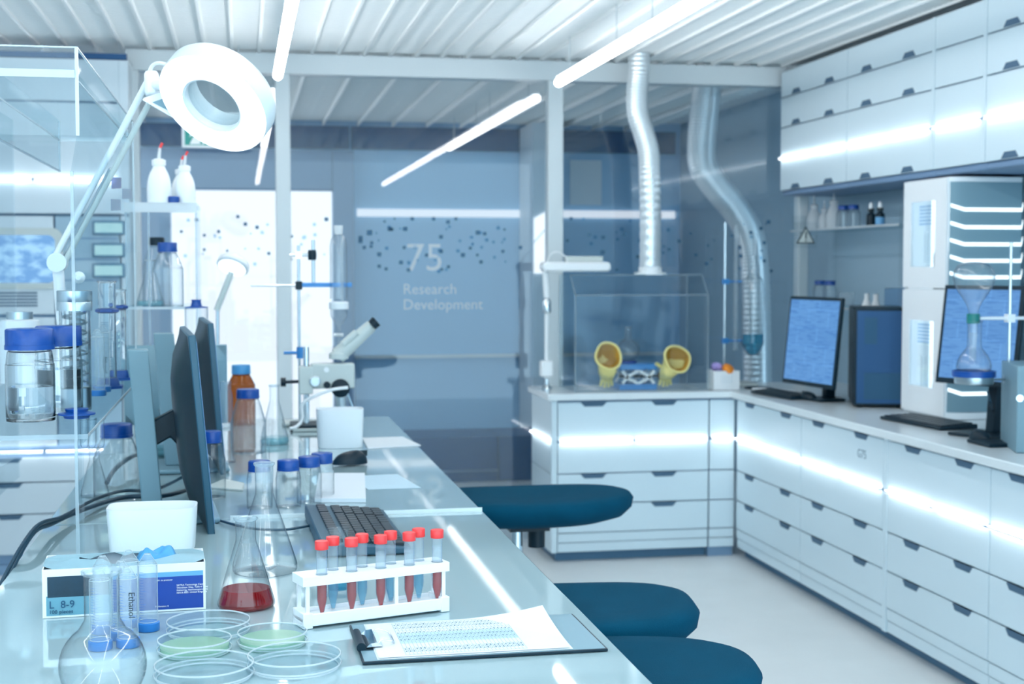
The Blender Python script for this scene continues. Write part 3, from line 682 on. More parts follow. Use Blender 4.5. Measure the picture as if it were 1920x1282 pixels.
def cuff(u, v, ru, rv, tip, name_, side):
    c0 = aty(u, v, y0 - 0.015)
    n = 28; vs = []; fs = []
    rings = [(0.0, 1.0), (0.012, 1.02), (0.03, 0.9), (0.06, 0.74), (0.11, 0.70), (0.17, 0.66)]
    tipv = Vector(tip)
    def ringpts(rad, cpt, ax, crease):
        axn = ax.normalized(); a = axn.cross(Vector((0, 0, 1))).normalized(); b = a.cross(axn)
        return [cpt + a * (rad * ru * (1 + crease * math.sin(3 * k / n * 2 * PI + u)) * math.cos(2 * PI * k / n)) + b * (rad * rv * (1 + crease * math.cos(2 * k / n * 2 * PI + 1)) * math.sin(2 * PI * k / n)) for k in range(n)]
    front = Vector((0.1 * side, -1, 0.35))
    o = MB(); P = []
    path = [c0, c0 + Vector((0, 0.012, -0.004)), c0 + Vector((0.0, 0.03, -0.02)), c0.lerp(tipv, 0.4), c0.lerp(tipv, 0.7), tipv]
    rad = [1.0, 1.04, 0.92, 0.76, 0.70, 0.48]
    for i, (cp, r_) in enumerate(zip(path, rad)):
        ax = front.lerp(Vector((0, 0, 1)), min(i / 4, 1) * 0.8) * -1
        P += ringpts(r_, cp, ax, 0.06)
    for i in range(len(path) - 1):
        for k in range(n): j = (k + 1) % n; fs.append((i * n + k, i * n + j, (i + 1) * n + j, (i + 1) * n + k))
    fs.append(tuple((len(path) - 1) * n + k for k in range(n)))
    g = thing('rubber_glove', name_, 'glove', tuple(c0), group='rubber gloves of the glove box')
    o.add(P, fs); o.build('sleeve', 'yellow', g, smooth=80)
    P = []; fs = []
    path2 = [c0 + Vector((0, -0.001, 0)), c0 + Vector((0, 0.02, -0.008)), c0 + Vector((0, 0.06, -0.03)), c0 + Vector((0, 0.08, -0.05))]
    for i, (cp, r_) in enumerate(zip(path2, (0.90, 0.78, 0.55, 0.2))):
        P += ringpts(r_, cp, front * -1, 0.06 + 0.12 * i)
    for i in range(3):
        for k in range(n): j = (k + 1) % n; fs.append((i * n + k, i * n + j, (i + 1) * n + j, (i + 1) * n + k))
    fs.append(tuple(3 * n + k for k in range(n)))
    MB().add(P, fs).build('lining', 'yellow_in', g, smooth=80)
    P = ringpts(1.0, c0, front * -1, 0.06)
    MB().tube(P + [P[0]], 0.006, 8, 2).build('rolled_rim', 'yellow', g, smooth=80)
    # hand part hanging inside: palm stub and thumb
    f = MB()
    for k, dx in enumerate((-0.02, -0.006, 0.008, 0.021)):
        f.rod(tipv + Vector((dx, 0.0, 0.01)), tipv + Vector((dx * 1.5, 0.012, -0.05 + abs(k - 1.4) * 0.008)), 0.009, 0.007, 10)
    th_ = MB().rod(tipv + Vector((-0.015 * side, 0, 0.05)), tipv + Vector((-0.055 * side, -0.01, 0.075)), 0.011, 0.009, 10)
    f.build('finger', 'yellow', g, smooth=80); th_.build('thumb', 'yellow', g, smooth=80)
cuff(1141, 667, 0.064, 0.072, (1.845, 7.04, 0.925), 'left yellow rubber glove with its cuff folded out of the glove box', -1)
cuff(1270, 673, 0.068, 0.072, (2.16, 7.04, 0.925), 'right yellow rubber glove with its cuff folded out of the glove box', 1)
# lab jack
jx, jy = 2.015, 7.12
t = thing('lab_jack', 'blue lab jack with white scissor arms inside the glove box', 'lab jack', (jx, jy, TW))
MB().box((jx - .10, jy - .08, TW + .001), (jx + .10, jy + .08, TW + .03)).build('base_plate', 'jack_blue', t, bevel=0.003)
MB().box((jx - .10, jy - .08, TW + .105), (jx + .10, jy + .08, TW + .135)).build('top_plate', 'jack_blue', t, bevel=0.003)
c = MB()
for yy in (jy - .075, jy + .065):
    for a, b in (((-.065, .067), (.0, .034)), ((.065, .067), (.0, .034)), ((-.065, .067), (.0, .10)), ((.065, .067), (0, .10)), ((-.085, .034), (-.055, .072)), ((.085, .034), (.055, .072)), ((-.085, .10), (-.055, .062)), ((.085, .10), (.055, .062))):
        A = Vector((jx + a[0], yy, TW + a[1])); B = Vector((jx + b[0], yy, TW + b[1])); d_ = (B - A).normalized(); n_ = Vector((-d_.z, 0, d_.x)) * .007
        c.prism([A + n_, A - n_, B - n_, B + n_], (0, .008, 0))
c.build('scissor_arms', 'white', t)
MB().rod((jx - .08, jy, TW + .067), (jx + .15, jy, TW + .067), .006).lathe([(.02, 0), (.02, .02)], (jx + .13, jy, TW + .067), 16, axis=Matrix.Rotation(PI / 2, 3, 'Y')).build('adjusting_screw', 'dark', t)
roundflask((1.985, 7.14, TW + .147), .060, .175, 'round flask on the blue lab jack in the glove box', rn=.016, glass='glass_far')
t = thing('flask_ring', 'dark blue cork ring under the round flask in the glove box', 'flask stand', (1.985, 7.14, TW + .1352))
MB().lathe([(.03, 0), (.045, 0), (.045, .011), (.03, .011)], (1.985, 7.14, TW + .1354), 24).build('ring', 'box_blue', t)
# small desk lamp beside the box
lx, ly = 1.545, 7.12
t = thing('bench_lamp', 'white articulated lamp with flat bar head at the left end of the counter', 'lamp', (lx, ly, TW))
MB().lathe([(.028, 0.0), (.028, .012), (.012, .03), (.012, .06)], (lx, ly, TW + .001), 20).build('foot', 'chrome', t)
MB().box((lx - .034, ly - .03, TW + .07), (lx + .03, ly + .03, TW + .155)).build('clamp_block', 'white', t, bevel=.008)
MB().rod((lx, ly, TW + .05), (lx, ly, TW + .48), .012).build('post', 'white', t)
MB().lathe([(.019, 0), (.022, .01), (.022, .06), (.012, .075)], (lx, ly, TW + .40), 20).build('joint', 'chrome', t)
MB().rod((lx, ly, TW + .48), (lx - .01, ly, TW + .63), .016).build('upper_arm', 'white', t)
hd = MB().prism(rr(lx - .03, lx + .33, 1.475, 1.525, .022, ly - .05), (0, .10, 0)).build('lamp_head', 'white', t, bevel=.01)
MB().box((lx + .10, ly + .0, 1.525), (lx + .30, ly + .045, 1.555)).build('ballast', 'grey_light', t, bevel=.004)
MB().tube([(lx - .0, ly, 1.522), (lx + .02, ly - .01, 1.565), (lx + .06, ly, 1.575), (lx + .10, ly, 1.55), (lx + .11, ly, 1.527)], .004, 8).build('cord', 'white', t)
# white box with coloured caps
t = thing('tip_box', 'white open box holding orange and lilac caps right of the glove box', 'box', (2.455, 6.98, TW))
c = MB()
c.box((2.395, 6.955, TW + .001), (2.535, 6.96, TW + .10)); c.box((2.395, 7.07, TW + .001), (2.535, 7.075, TW + .10)); c.box((2.395, 6.96, TW + .001), (2.40, 7.07, TW + .10)); c.box((2.53, 6.96, TW + .001), (2.535, 7.07, TW + .10)); c.box((2.395, 6.955, TW + .001), (2.535, 7.075, TW + .005))
c.build('box_body', 'white', t, bevel=.002)
MB().box((2.43, 6.95, TW + .035), (2.49, 6.9545, TW + .075)).build('front_label', 'white_soft', t)
def cap_thing(x, y, z, m, label, tilt):
    o = MB().lathe([(.018, 0), (.032, .012), (.034, .03), (.022, .04)], (0, 0, 0), 14).build('screw_cap', m, None)
    o.location = (x, y, z); o.rotation_euler = (tilt, .5, 0); tag(o, label, 'cap', 'caps in the white box')
cap_thing(2.47, 6.99, TW + .09, 'orange', 'orange cap lying in front in the white box', .5)
cap_thing(2.43, 7.03, TW + .095, 'purple', 'lilac cap lying behind the orange one in the white box', -.4)

# ---- tall glassware on a stand near the corner
t = thing('ring_stand', 'chrome ring stand in the inner corner holding the tall blue-filled glass column', 'stand', (2.60, 7.28, TW))
MB().box((2.52, 7.18, TW + .001), (2.72, 7.36, TW + .014)).build('base', 'grey_light', t, bevel=.003)
MB().rod((2.57, 7.30, TW + .01), (2.57, 7.30, 1.74), .007).build('rod', 'chrome', t)
for z in (1.42, 1.10): MB().rod((2.57, 7.30, z), (2.66, 7.28, z), .006).box((2.555, 7.285, z - .014), (2.59, 7.315, z + .014)).build('clamp', 'jack_blue', t)
t = thing('gas_washing_column', 'tall double glass column with blue liquid in its bulb, behind the left monitor', 'glassware', (2.72, 7.27, 1.0))
MB().open().lathe(smooth_prof([(.0001, 1.02), (.03, 1.03), (.058, 1.08), (.06, 1.12), (.058, 1.4), (.03, 1.45), (.02, 1.48), (.02, 1.56)], 4), (2.72, 7.27, 0), 32).build('outer_tube', 'glass_far', t, smooth=60)
MB().open().lathe([(.022, 1.06), (.022, 1.50), (.012, 1.53), (.012, 1.68)], (2.73, 7.27, 0), 20).build('inner_tube', 'glass_far', t, smooth=60)
MB().lathe(smooth_prof([(.0001, 1.022), (.028, 1.032), (.055, 1.08), (.057, 1.12), (.057, 1.135), (.0001, 1.135)], 2), (2.72, 7.27, 0), 32).build('liquid', 'blue_deep', t, smooth=60)
MB().open().lathe([(.013, 1.05), (.013, 1.72)], (2.625, 7.28, 0), 16).build('side_tube', 'frost', t, smooth=60)

# ---- monitors
def monitor(base, bl, rz, w, h, tilt, label, scr='screen', back='dark', bez='dark_edge', stand='grey_stand', col=(0.05, 0.02), gap=0.11, colh=0.37, lean=0.0, base_sz=(0.22, 0.18), group=None, base_off=(0, 0), scrbez=.016):
    """local: picture side faces -y; bl = lower left corner of the picture (world)"""
    t = thing('monitor', label, 'monitor', base, rz, group)
    inv = Matrix.Rotation(-rz, 3, 'Z'); L = inv @ (Vector(bl) - Vector(base))
    tm = Matrix.Rotation(-tilt, 3, 'X')
    def place(mb): mb.v = [tuple(L + tm @ Vector(p)) for p in mb.v]; return mb
    place(MB().box((0, 0, 0), (w, .016, h))).build('bezel', bez, t, bevel=.003, world=False)
    place(MB().box((scrbez, -.0015, scrbez * 1.3), (w - scrbez, .0, h - scrbez))).build('screen', scr, t, world=False)
    hs = MB()
    P = [(0.0, .017), (.02, .030), (.06, .042), (w / 2, .052), (w - .06, .042), (w - .02, .030), (w, .017)]
    # domed back: rows
    vs = []; fs = []; NX, NZ = 12, 8
    for i in range(NX + 1):
        for j in range(NZ + 1):
            a, b = i / NX, j / NZ
            dp = .016 + .040 * (1 - (2 * a - 1) ** 4) * (1 - (2 * b - 1) ** 4)
            vs.append((.004 + a * (w - .008), dp, .004 + b * (h - .008)))
    for i in range(NX):
        for j in range(NZ):
            k = i * (NZ + 1) + j; fs.append((k, k + 1, k + NZ + 2, k + NZ + 1))
    place(hs.add(vs, fs)).build('housing', back, t, smooth=60, world=False)
    cx = L.x + w / 2; cy = L.y + gap + base_off[1]
    MB().box((cx - base_sz[0] / 2, cy - base_sz[1] * .72, .001), (cx + base_sz[0] / 2, cy + base_sz[1] * .28, .014)).build('base', stand, t, bevel=.005, world=False)
    MB().prism([(cx - col[1] / 2 - .01, cy - col[0] / 2, .014), (cx + col[1] / 2 + .01, cy - col[0] / 2, .014), (cx + col[1] / 2 + .01, cy + col[0] / 2, .014), (cx - col[1] / 2 - .01, cy + col[0] / 2, .014)], (0, lean, colh)).build('stand_column', stand, t, bevel=.003, world=False)
    zc_ = L.z + h * .48; yb = L.y + .055 + math.sin(tilt) * h * .48
    ll = lean * (zc_ - .014) / colh
    MB().prism([(cx - .02, cy + ll, zc_ + .01), (cx - .02, yb - .01, zc_ + .05), (cx - .02, yb - .01, zc_ - .045), (cx - .02, yb + .012, zc_ - .02), (cx - .02, cy + ll, zc_ - .05)], (.04, 0, 0)).build('arm', 'dark', t, bevel=.004, world=False)
    return t
def rz_of(a, b): return math.atan2(b.y - a.y, b.x - a.x)
bl = atd(1466, 716, 6.95); br = atd(1562, 746, 6.50)
monitor((2.72, 6.45, TW), bl, rz_of(bl, br), (Vector((br.x, br.y)) - Vector((bl.x, bl.y))).length, .425, .10, 'black monitor with blue picture standing left of the dark computer tower', stand='dark', bez='dark', colh=.25, gap=.12, base_sz=(.18, .14))
bl = atd(1753, 716, 5.42); br = atd(1902, 744, 5.12)
monitor((2.80, 4.95, TW), bl, rz_of(bl, br), (Vector((br.x, br.y)) - Vector((bl.x, bl.y))).length, .375, .13, 'black monitor with blue picture in front of the lit white tower', stand='dark', bez='dark', colh=.22, gap=.12, lean=.02)
# ---- computer tower
p = atz(1600, 764, TW)
t = thing('computer_tower', 'dark blue black computer tower between the left monitor and the white tower', 'computer', (p.x, p.y, TW), math.radians(-21))
MB().box((0, 0, .008), (.235, .44, .452)).build('case', 'dark', t, bevel=.006, world=False)
MB().box((.012, -.006, .02), (.223, -.0005, .44)).build('front_panel', 'plinth', t, bevel=.004, world=False)
MB().box((.045, -.009, .04), (.205, -.0062, .16)).build('vent', 'ink', t, world=False)
MB().box((.045, -.009, .29), (.10, -.0062, .41)).build('drive_bay', 'ink', t, world=False)
for q in ((.03, .04), (.205, .04), (.03, .40), (.205, .40)): MB().lathe([(.012, 0.0005), (.012, .009)], (q[0], q[1], 0), 12).build('foot', 'ink_black', t, world=False)
# ---- lit white tower cabinet
cx0, cx1, cy0, cy1, cz1 = 2.885, 3.235, 5.43, 5.82, 1.872
t = thing('display_cabinet', 'tall white tower cabinet with two lit windows and glowing chevron slots', 'cabinet', (3.06, 5.62, TW))
ch = .035
P = [(cx0, cy0 + .0), (cx0, cy1), (cx1, cy1), (cx1, cy0 + ch), (cx1 - ch, cy0 - .02), (cx0 + ch * 1.6, cy0 - .02)]
wy0, wy1 = 5.53, 5.75
wins = ((1.50, 1.78), (.985, 1.27))
c = MB(); c.prism([(x, y, cz1 - .02) for x, y in P], (0, 0, .02)); c.prism([(x, y, TW + .002) for x, y in P], (0, 0, .03)); c.prism([(x, y, 1.375) for x, y in P], (0, 0, .03))
c.box((cx1 - .02, cy0 + ch, TW + .03), (cx1, cy1, cz1 - .02)); c.box((cx0 + .012, cy1 - .02, TW + .03), (cx1, cy1, cz1 - .02)); c.build('body', 'white', t)
sd = MB().prism([(cx0, cy0, TW + .03), (cx0 + .013, cy0 + .012, TW + .03), (cx0 + ch * 1.6 + .004, cy0 - .007, TW + .03), (cx1 - ch - .004, cy0 - .007, TW + .03), (cx1 - .013, cy0 + ch, TW + .03), (cx1, cy0 + ch, TW + .03), (cx1 - ch, cy0 - .02, TW + .03), (cx0 + ch * 1.6, cy0 - .02, TW + .03)], (0, 0, cz1 - TW - .05))
sd.build('side_panel', 'grey_stand', t)
for nz, (za, zb) in enumerate(((1.41, cz1 - .003), (TW + .012, 1.40))):
    w0, w1 = wins[nz]
    c = MB(); c.box((cx0 - .012, cy0 + .002, za), (cx0, wy0, zb)); c.box((cx0 - .012, wy1, za), (cx0, cy1 - .002, zb)); c.box((cx0 - .012, wy0, za), (cx0, wy1, w0)); c.box((cx0 - .012, wy0, w1), (cx0, wy1, zb))
    dr = c.build('door', 'white', t)
    MB().box((cx0 - .008, wy0, w0), (cx0 - .004, wy1, w1)).build('window_pane', 'pane', dr)
    MB().box((cx0 + .09, cy0 + .08, za + .03), (cx0 + .095, cy1 - .06, zb - .03)).build('inner_back', 'cab_glow' if nz == 0 else 'cab_glow', t)
    pm = MB()
    for i in range(9):
        for j in range(6):
            yy = wy0 + .10 + .11 * i / 9; z = w1 - .10 + .09 * j / 6; pm.box((cx0 + .02, yy, z), (cx0 + .024, yy + .007, z + .009))
    pm.build('perforated_panel', 'decal_pale', t)
    MB().box((cx0 + .0, cy0 + .04, (za + zb) / 2 - .2), (cx0 + .008, cy0 + .05, (za + zb) / 2 - .1)).build('inner_rail', 'white', t)
for z in [aty(1830, v_, cy0 - .02).z for v_ in (396, 429, 461, 492, 523, 741)]:
    A = [(cx0 + .004, cy0 - .004, z + .018), (cx0 + ch * 1.6, cy0 - .0235, z), (cx1 - ch, cy0 - .0235, z), (cx1 + .001, cy0 + ch - .006, z + .028)]
    sg = MB()
    for a, b in zip(A[:-1], A[1:]):
        a = Vector(a); b = Vector(b); sg.prism([a, b, b + Vector((0, 0, .014)), a + Vector((0, 0, .014))], (0, .002, 0))
    sg.build('glowing_slot', 'cool_glow', t)
cylinder_glass('sample_jar', (cx0 + .045, 5.69, 1.502 - .0), .02, .15, 'slim clear tube standing in the upper window of the white tower', 'jar', base=None, ticks=False)
o = MB().lathe([(.0001, 0), (.034, 0), (.034, .15), (.02, .17), (.02, .185), (.0001, .185)], (cx0 + .05, 5.585, 1.405), 20).build('dark_bottle', 'dark', None); tag(o, 'dark bottle behind the upper window of the white tower', 'bottle')
o = MB().lathe([(.0001, 0), (.03, 0), (.03, .09), (.0001, .09)], (cx0 + .05, 5.585, 0.8922), 18).build('white_jar', 'white', None); tag(o, 'white jar with blue lid in the lower window of the white tower', 'jar')
l = MB().lathe([(.032, .0905), (.032, .105), (.0001, .105)], (cx0 + .05, 5.585, 0.8922), 18).build('lid', 'cap_blue', o, world=False)
cylinder_glass('sample_jar', (cx0 + .045, 5.70, .8925), .022, .22, 'slim clear tube standing in the lower window of the white tower', 'jar', base=None, ticks=False)
# ---- keyboards, mice
def keyboard(loc, rz, w, d, label, body='kb_body', rows=6, cols=16, tilt=.06, group='keyboards', slab=.014):
    t = thing('keyboard', label, 'keyboard', loc, rz, group)
    b = MB().prism([(0, 0, .002), (0, d, .002), (0, d, slab + d * tilt), (0, 0, slab)], (w, 0, 0)); b.build('body', body, t, bevel=.004, world=False)
    n = 0
    kw = (w - .03) / cols; kd = (d - .045) / rows
    kk = random.Random(5)
    for r in range(rows):
        x = .015; y = .012 + r * kd + (.010 if r == rows - 1 else 0)
        while x < w - .016:
            ww = kw * (5 if (r == 0 and abs(x - .015 - kw * 4) < kw * .5) else 1)
            if abs(x - (.015 + kw * (cols - 4))) < kw * .1: x += kw * .35
            x2 = min(x + ww, w - .012)
            z = slab + (y + kd / 2) * tilt
            n += 1
            k_ = MB().box((x + .0012, y + .0012, z - .002), (x2 - .0012, y + kd - .0012, z + .0055)); k_.build('key', 'key', t, bevel=.0012, world=False, seg=1)
            x += ww
    return t
p = atz(1838, 818, TW)
a = atz(1655, 790, TW); b = atz(1766, 814, TW)
def keyboard_simple(loc, rz, w, d, label, group='keyboards'):
    t = thing('keyboard', label, 'keyboard', loc, rz, group)
    MB().prism([(0, 0, .002), (0, d, .002), (0, d, .022), (0, 0, .014)], (w, 0, 0)).build('body', 'dark', t, bevel=.004, world=False)
    c = MB()
    for i in range(15):
        for j in range(5): c.box((.015 + i * (w - .03) / 15 + .001, .012 + j * (d - .025) / 5 + .001, .014), (.015 + (i + 1) * (w - .03) / 15 - .001, .012 + (j + 1) * (d - .025) / 5 - .001, .020 + .008 * (j / 5)))
    c.build('key_field', 'key', t, bevel=.001, world=False, seg=1)
    return t
keyboard_simple((2.62, 5.50, TW), math.radians(-84), .44, .17, 'black keyboard in front of the lit white tower')
keyboard_simple((2.52, 6.76, TW), math.radians(-82), .40, .13, 'black keyboard in front of the left monitor on the counter')
def mouse(loc, rz, label, s=1.0, m='dark'):
    t = thing('computer_mouse', label, 'mouse', loc, rz, 'computer mice')
    vs = []; fs = []; n = 24; R = 9
    for i in range(R + 1):
        a = i / R * PI / 2
        for k in range(n):
            b = 2 * PI * k / n; cs = math.cos(b)
            rx = .052 * (1 + .06 * cs); ry = .031 * (1 - .10 * cs)
            r_ = math.cos(a) ** .72
            vs.append((rx * r_ * math.cos(b) * s, ry * r_ * math.sin(b) * s, (.004 + .037 * math.sin(a) * (1 + .18 * math.cos(b) * r_ * -1)) * s))
    for i in range(R):
        for k in range(n): j = (k + 1) % n; fs.append((i * n + k, i * n + j, (i + 1) * n + j, (i + 1) * n + k))
    fs.append(tuple(R * n + k for k in range(n)))
    fs.append(tuple(range(n - 1, -1, -1)))
    MB().add(vs, fs).build('shell', m, t, smooth=70, world=False)
    MB().lathe([(.0001, -.004), (.008, -.003), (.008, .003), (.0001, .004)], (-.03 * s, 0, .030 * s), 14, axis=Matrix.Rotation(PI / 2, 3, 'X')).build('scroll_wheel', 'kb_body', t, world=False)
    MB().box((-.05 * s, -.0006, .0245 * s), (-.012 * s, .0006, .0405 * s)).build('button_seam', 'ink_black', t, world=False)
    return t
p = atz(1516, 750, TW); mouse((p.x, p.y, TW), -1.3, 'black mouse on the counter beside the left monitor foot')
p = atz(1842, 826, TW); mouse((2.655, 4.74, TW), -1.4, 'black mouse on the counter below the right monitor')
# ---- pad and cables near the corner
pd = MB().lathe([(.07, 0.001), (.075, .004), (.07, .008), (.0001, .008)], (2.66, 7.02, TW), 28).build('round_pad', 'dark', None, smooth=50); tag(pd, 'round dark pad on the counter beside the white box', 'pad')
o = MB().tube([(2.60, 6.95, TW + .006), (2.70, 6.90, TW + .006), (2.74, 6.72, TW + .006), (2.68, 6.62, TW + .006), (2.78, 6.45, TW + .006), (2.86, 6.42, TW + .006)], .005).build('white_cable', 'white', None, smooth=60); tag(o, 'white cable looping over the counter towards the left monitor', 'cable')
o = MB().tube([atz(1850, 812, TW + .005), atz(1862, 780, TW + .02), atd(1858, 760, 5.0), atd(1852, 735, 5.0)], .004).build('monitor_cable', 'cable', None, smooth=60); tag(o, 'dark cable hanging below the heating bath down to the counter', 'cable')
# ---- ring stand with inverted flask
bx, by = 2.77, 4.62
top = aty(1896, 455, by)
bx = top.x
t = thing('ring_stand', 'chrome ring stand at right edge holding an inverted flask over a heating bath', 'stand', (bx, by, TW))
MB().box((bx - .11, by - .07, TW + .001), (bx + .07, by + .09, TW + .014)).build('base', 'dark', t, bevel=.003)
MB().rod((bx, by, TW + .01), (bx, by, top.z), .006).build('rod', 'chrome', t)
zc1 = aty(1825, 597, by); zb1 = aty(1830, 712, by)
MB().rod((bx + .06, by, zc1.z), (zc1.x + .02, by, zc1.z), .006).box((bx - .014, by - .014, zc1.z - .014), (bx + .014, by + .014, zc1.z + .014)).build('clamp', 'white', t)
MB().lathe([(.021, -.017), (.023, -.017), (.023, .017), (.021, .017)], tuple(zc1), 20).build('clip', 'green_clip', t)
MB().rod((bx + .03, by, zb1.z), (zb1.x, by, zb1.z), .005).box((bx - .014, by - .014, zb1.z - .014), (bx + .014, by + .014, zb1.z + .014)).build('clamp', 'steel', t)
ft_ = thing('inverted_flask', 'inverted pear shaped glass flask in the green clip of the ring stand', 'flask', tuple(zc1))
pr = [(.015, -.05), (.015, 0.0), (.017, .025), (.028, .055), (.060, .105), (.072, .14), (.068, .17), (.05, .192), (.02, .20), (.0001, .2)]
MB().open().lathe(smooth_prof(pr, 4), tuple(zc1), 36).build('flask_body', 'glass_far', ft_, smooth=60)
MB().open().lathe([(.015, -.05), (.012, -.10), (.012, -.15)], tuple(zc1), 20).build('drip_tube', 'frost', ft_, smooth=60)
b_ = aty(1826, 700, by)
fl = thing('flask_on_bath', 'round flask standing in the heating bath under the inverted flask', 'flask', tuple(b_))
pr = [(.0001, -.02), (.03, -.015), (.055, .01), (.06, .03), (.05, .06), (.032, .085), (.025, .10), (.025, .18), (.03, .185)]
MB().open().lathe(smooth_prof(pr, 4), tuple(b_), 32).build('flask_body', 'glass_far', fl, smooth=60)
hbt = thing('heating_bath', 'round steel bath with blue rim held by the lower clamp of the stand', 'bath', (b_.x, b_.y, b_.z - .035))
MB().lathe([(.0001, -.037), (.066, -.036), (.068, -.03), (.068, -.012)], tuple(b_), 32).build('bowl', 'steel', hbt)
MB().open().lathe([(.069, -.012), (.075, -.011), (.075, .01), (.069, .011)], tuple(b_), 32).build('rim', 'cap_blue', hbt)
# ---- binder at the right edge
p = atz(1905, 850, TW)
t = thing('lever_binder', 'grey lever arch binder with orange spine label at right picture edge', 'binder', (p.x, p.y, TW), math.radians(-20))
MB().box((0, 0, .001), (.09, .30, .30)).build('cover', 'grey_stand', t, bevel=.004, world=False)
MB().box((.03, -.0016, .02), (.085, -.0004, .15)).build('spine_label', 'orange_label', t, world=False)
MB().lathe([(.008, 0), (.012, 0), (.012, .003), (.008, .003)], (.009, -.0005, .19), 20, axis=Matrix.Rotation(PI / 2, 3, 'X')).build('finger_ring', 'chrome', t, world=False)
# ---- wall shelf with bottles (clear boards on the right wall)
t = thing('wall_shelf', 'two tier clear acrylic shelf on the right wall below the wall cabinets', 'shelf', (3.12, 6.6, 1.28))
for z in (1.690, 1.285): MB().box((2.98, 6.08, z), (3.249, 7.39, z + .010)).build('board', ['acrylic'], t)
for yy in (6.09, 7.38): MB().box((2.99, yy, 1.287), (3.249, yy + .008, 1.78)).build('side_sheet', 'acrylic', t)
for z in (1.690, 1.285): MB().box((2.976, 6.08, z), (2.9799, 7.39, z + .010)).build('front_edge', 'acrylic_edge', t)
def washb(loc, s, label, tip='ink_white', bent=False, group='white squeeze bottles'):
    t = thing('squeeze_bottle', label, 'bottle', loc, group=group)
    MB().lathe(smooth_prof([(.0001, 0), (.034, 0), (.036, .01), (.036, .055), (.030, .085), (.019, .108), (.018, .115)], 4) + [(.018, .115), (.021, .116), (.021, .132), (.012, .136), (.0001, .136)], n=28).build('body', 'milky' if tip != 'cap_red' else 'white', t, smooth=50, world=False)
    nz = MB().rod((0, 0, .134), (.004 if bent else 0, 0, .170), .006, .0045, 12); nz.build('nozzle', 'milky', t, world=False)
    MB().tube([(.004 if bent else 0, 0, .168), (.008 if bent else 0, 0, .178), (.012 if bent else .001, 0, .184)], .004, 8, 4).build('tip', tip, t, world=False)
    t.scale = (s, s, s); return t
sx = 3.03; s2 = 1.6995
for (u, s_, lb) in ((1526, 1.02, 'white squeeze bottle at the far left of the wall shelf'), (1545, .82, 'small white squeeze bottle between two larger ones on the wall shelf'), (1563, 1.1, 'largest white squeeze bottle on the wall shelf, beside the blue capped bottles')):
    p = aty(u, 430, 6.9) if False else atx(u, 425, sx + .03); washb((sx + .03, p.y, s2 + .001), s_, lb)
for (u, lb, dx) in ((1581, 'blue capped bottle on the upper wall shelf, left one of the front pair', .0), (1600, 'blue capped bottle on the upper wall shelf, right one of the front pair', .02)):
    p = atx(u, 420, sx + .02 + dx); bottle((sx + .02 + dx, p.y, s2 + .001), .036, .115, lb, glass='glass_far', group='blue capped bottles on the wall shelf', neck=.62)
for (u, lb, m) in ((1633, 'dark dropper bottle with white bulb, left of two on the wall shelf', 'dark'), (1650, 'dark dropper bottle with white bulb and blue label on the wall shelf', 'box_sky')):
    p = atx(u, 418, sx + .02)
    d_ = thing('dropper_bottle', lb, 'bottle', (sx + .02, p.y, s2 + .001), group='dropper bottles')
    MB().lathe([(.0001, 0), (.022, 0), (.022, .055), (.012, .064), (.012, .07), (.0001, .07)], n=24).build('body', 'dark', d_, world=False, smooth=40)
    MB().open().lathe([(.0224, .004), (.0224, .04)], n=24).build('label_band', m, d_, world=False)
    MB().lathe([(.015, .07), (.015, .085), (.0001, .086)], n=20).build('collar', 'ink_black', d_, world=False)
    MB().lathe([(.011, .086), (.010, .105), (.006, .115), (.0001, .116)], n=16).build('bulb', 'white', d_, world=False, smooth=60)
for (u, lb) in ((1537, 'blue capped bottle on the lower wall shelf just above the left monitor, left one'), (1556, 'blue capped bottle on the lower wall shelf just above the left monitor, right one')):
    p = atx(u, 560, sx + .03); bottle((sx + .03, p.y, 1.296), .036, .13, lb, glass='glass_far', group='blue capped bottles above the left monitor', neck=.66, capfrac=.17)
t = thing('beaker', 'clear plastic beaker on the lower wall shelf right of the blue capped pair', 'beaker', (3.07, atx(1588, 570, 3.07).y, 1.296))
MB().open().lathe([(.0001, .001), (.035, .001), (.037, .07), (.04, .072)], n=28).build('cup', 'frost', t, world=False)
for (u, s_, lb) in ((1625, .55, 'small white conical bottle on the lower shelf, left one of two above the computer tower'), (1642, .5, 'small white conical bottle on the lower shelf, right one of two above the computer tower')):
    p = atx(u, 575, sx + .03)
    t = thing('conical_bottle', lb, 'bottle', (sx + .03, p.y, 1.296), group='small conical bottles')
    MB().lathe([(.0001, 0), (.030 * s_ / .55, 0), (.012, .045 * s_ / .55), (.012, .06), (.0001, .061)], n=20).build('body', 'white', t, world=False, smooth=40)
    MB().lathe([(.013, .06), (.013, .07), (.0001, .071)], n=16).build('cap', 'white_soft', t, world=False)
t = thing('plastic_tray', 'pale blue clear tray leaning on the lower shelf above the computer tower', 'tray', (3.12, 6.30, 1.296))
MB().box((3.04, 6.16, 1.296), (3.20, 6.36, 1.40)).build('tub', 'decal_pale', t, bevel=.012)
MB().box((3.05, 6.13, 1.296), (3.19, 6.14, 1.43)).build('end_plate', 'dark', t)
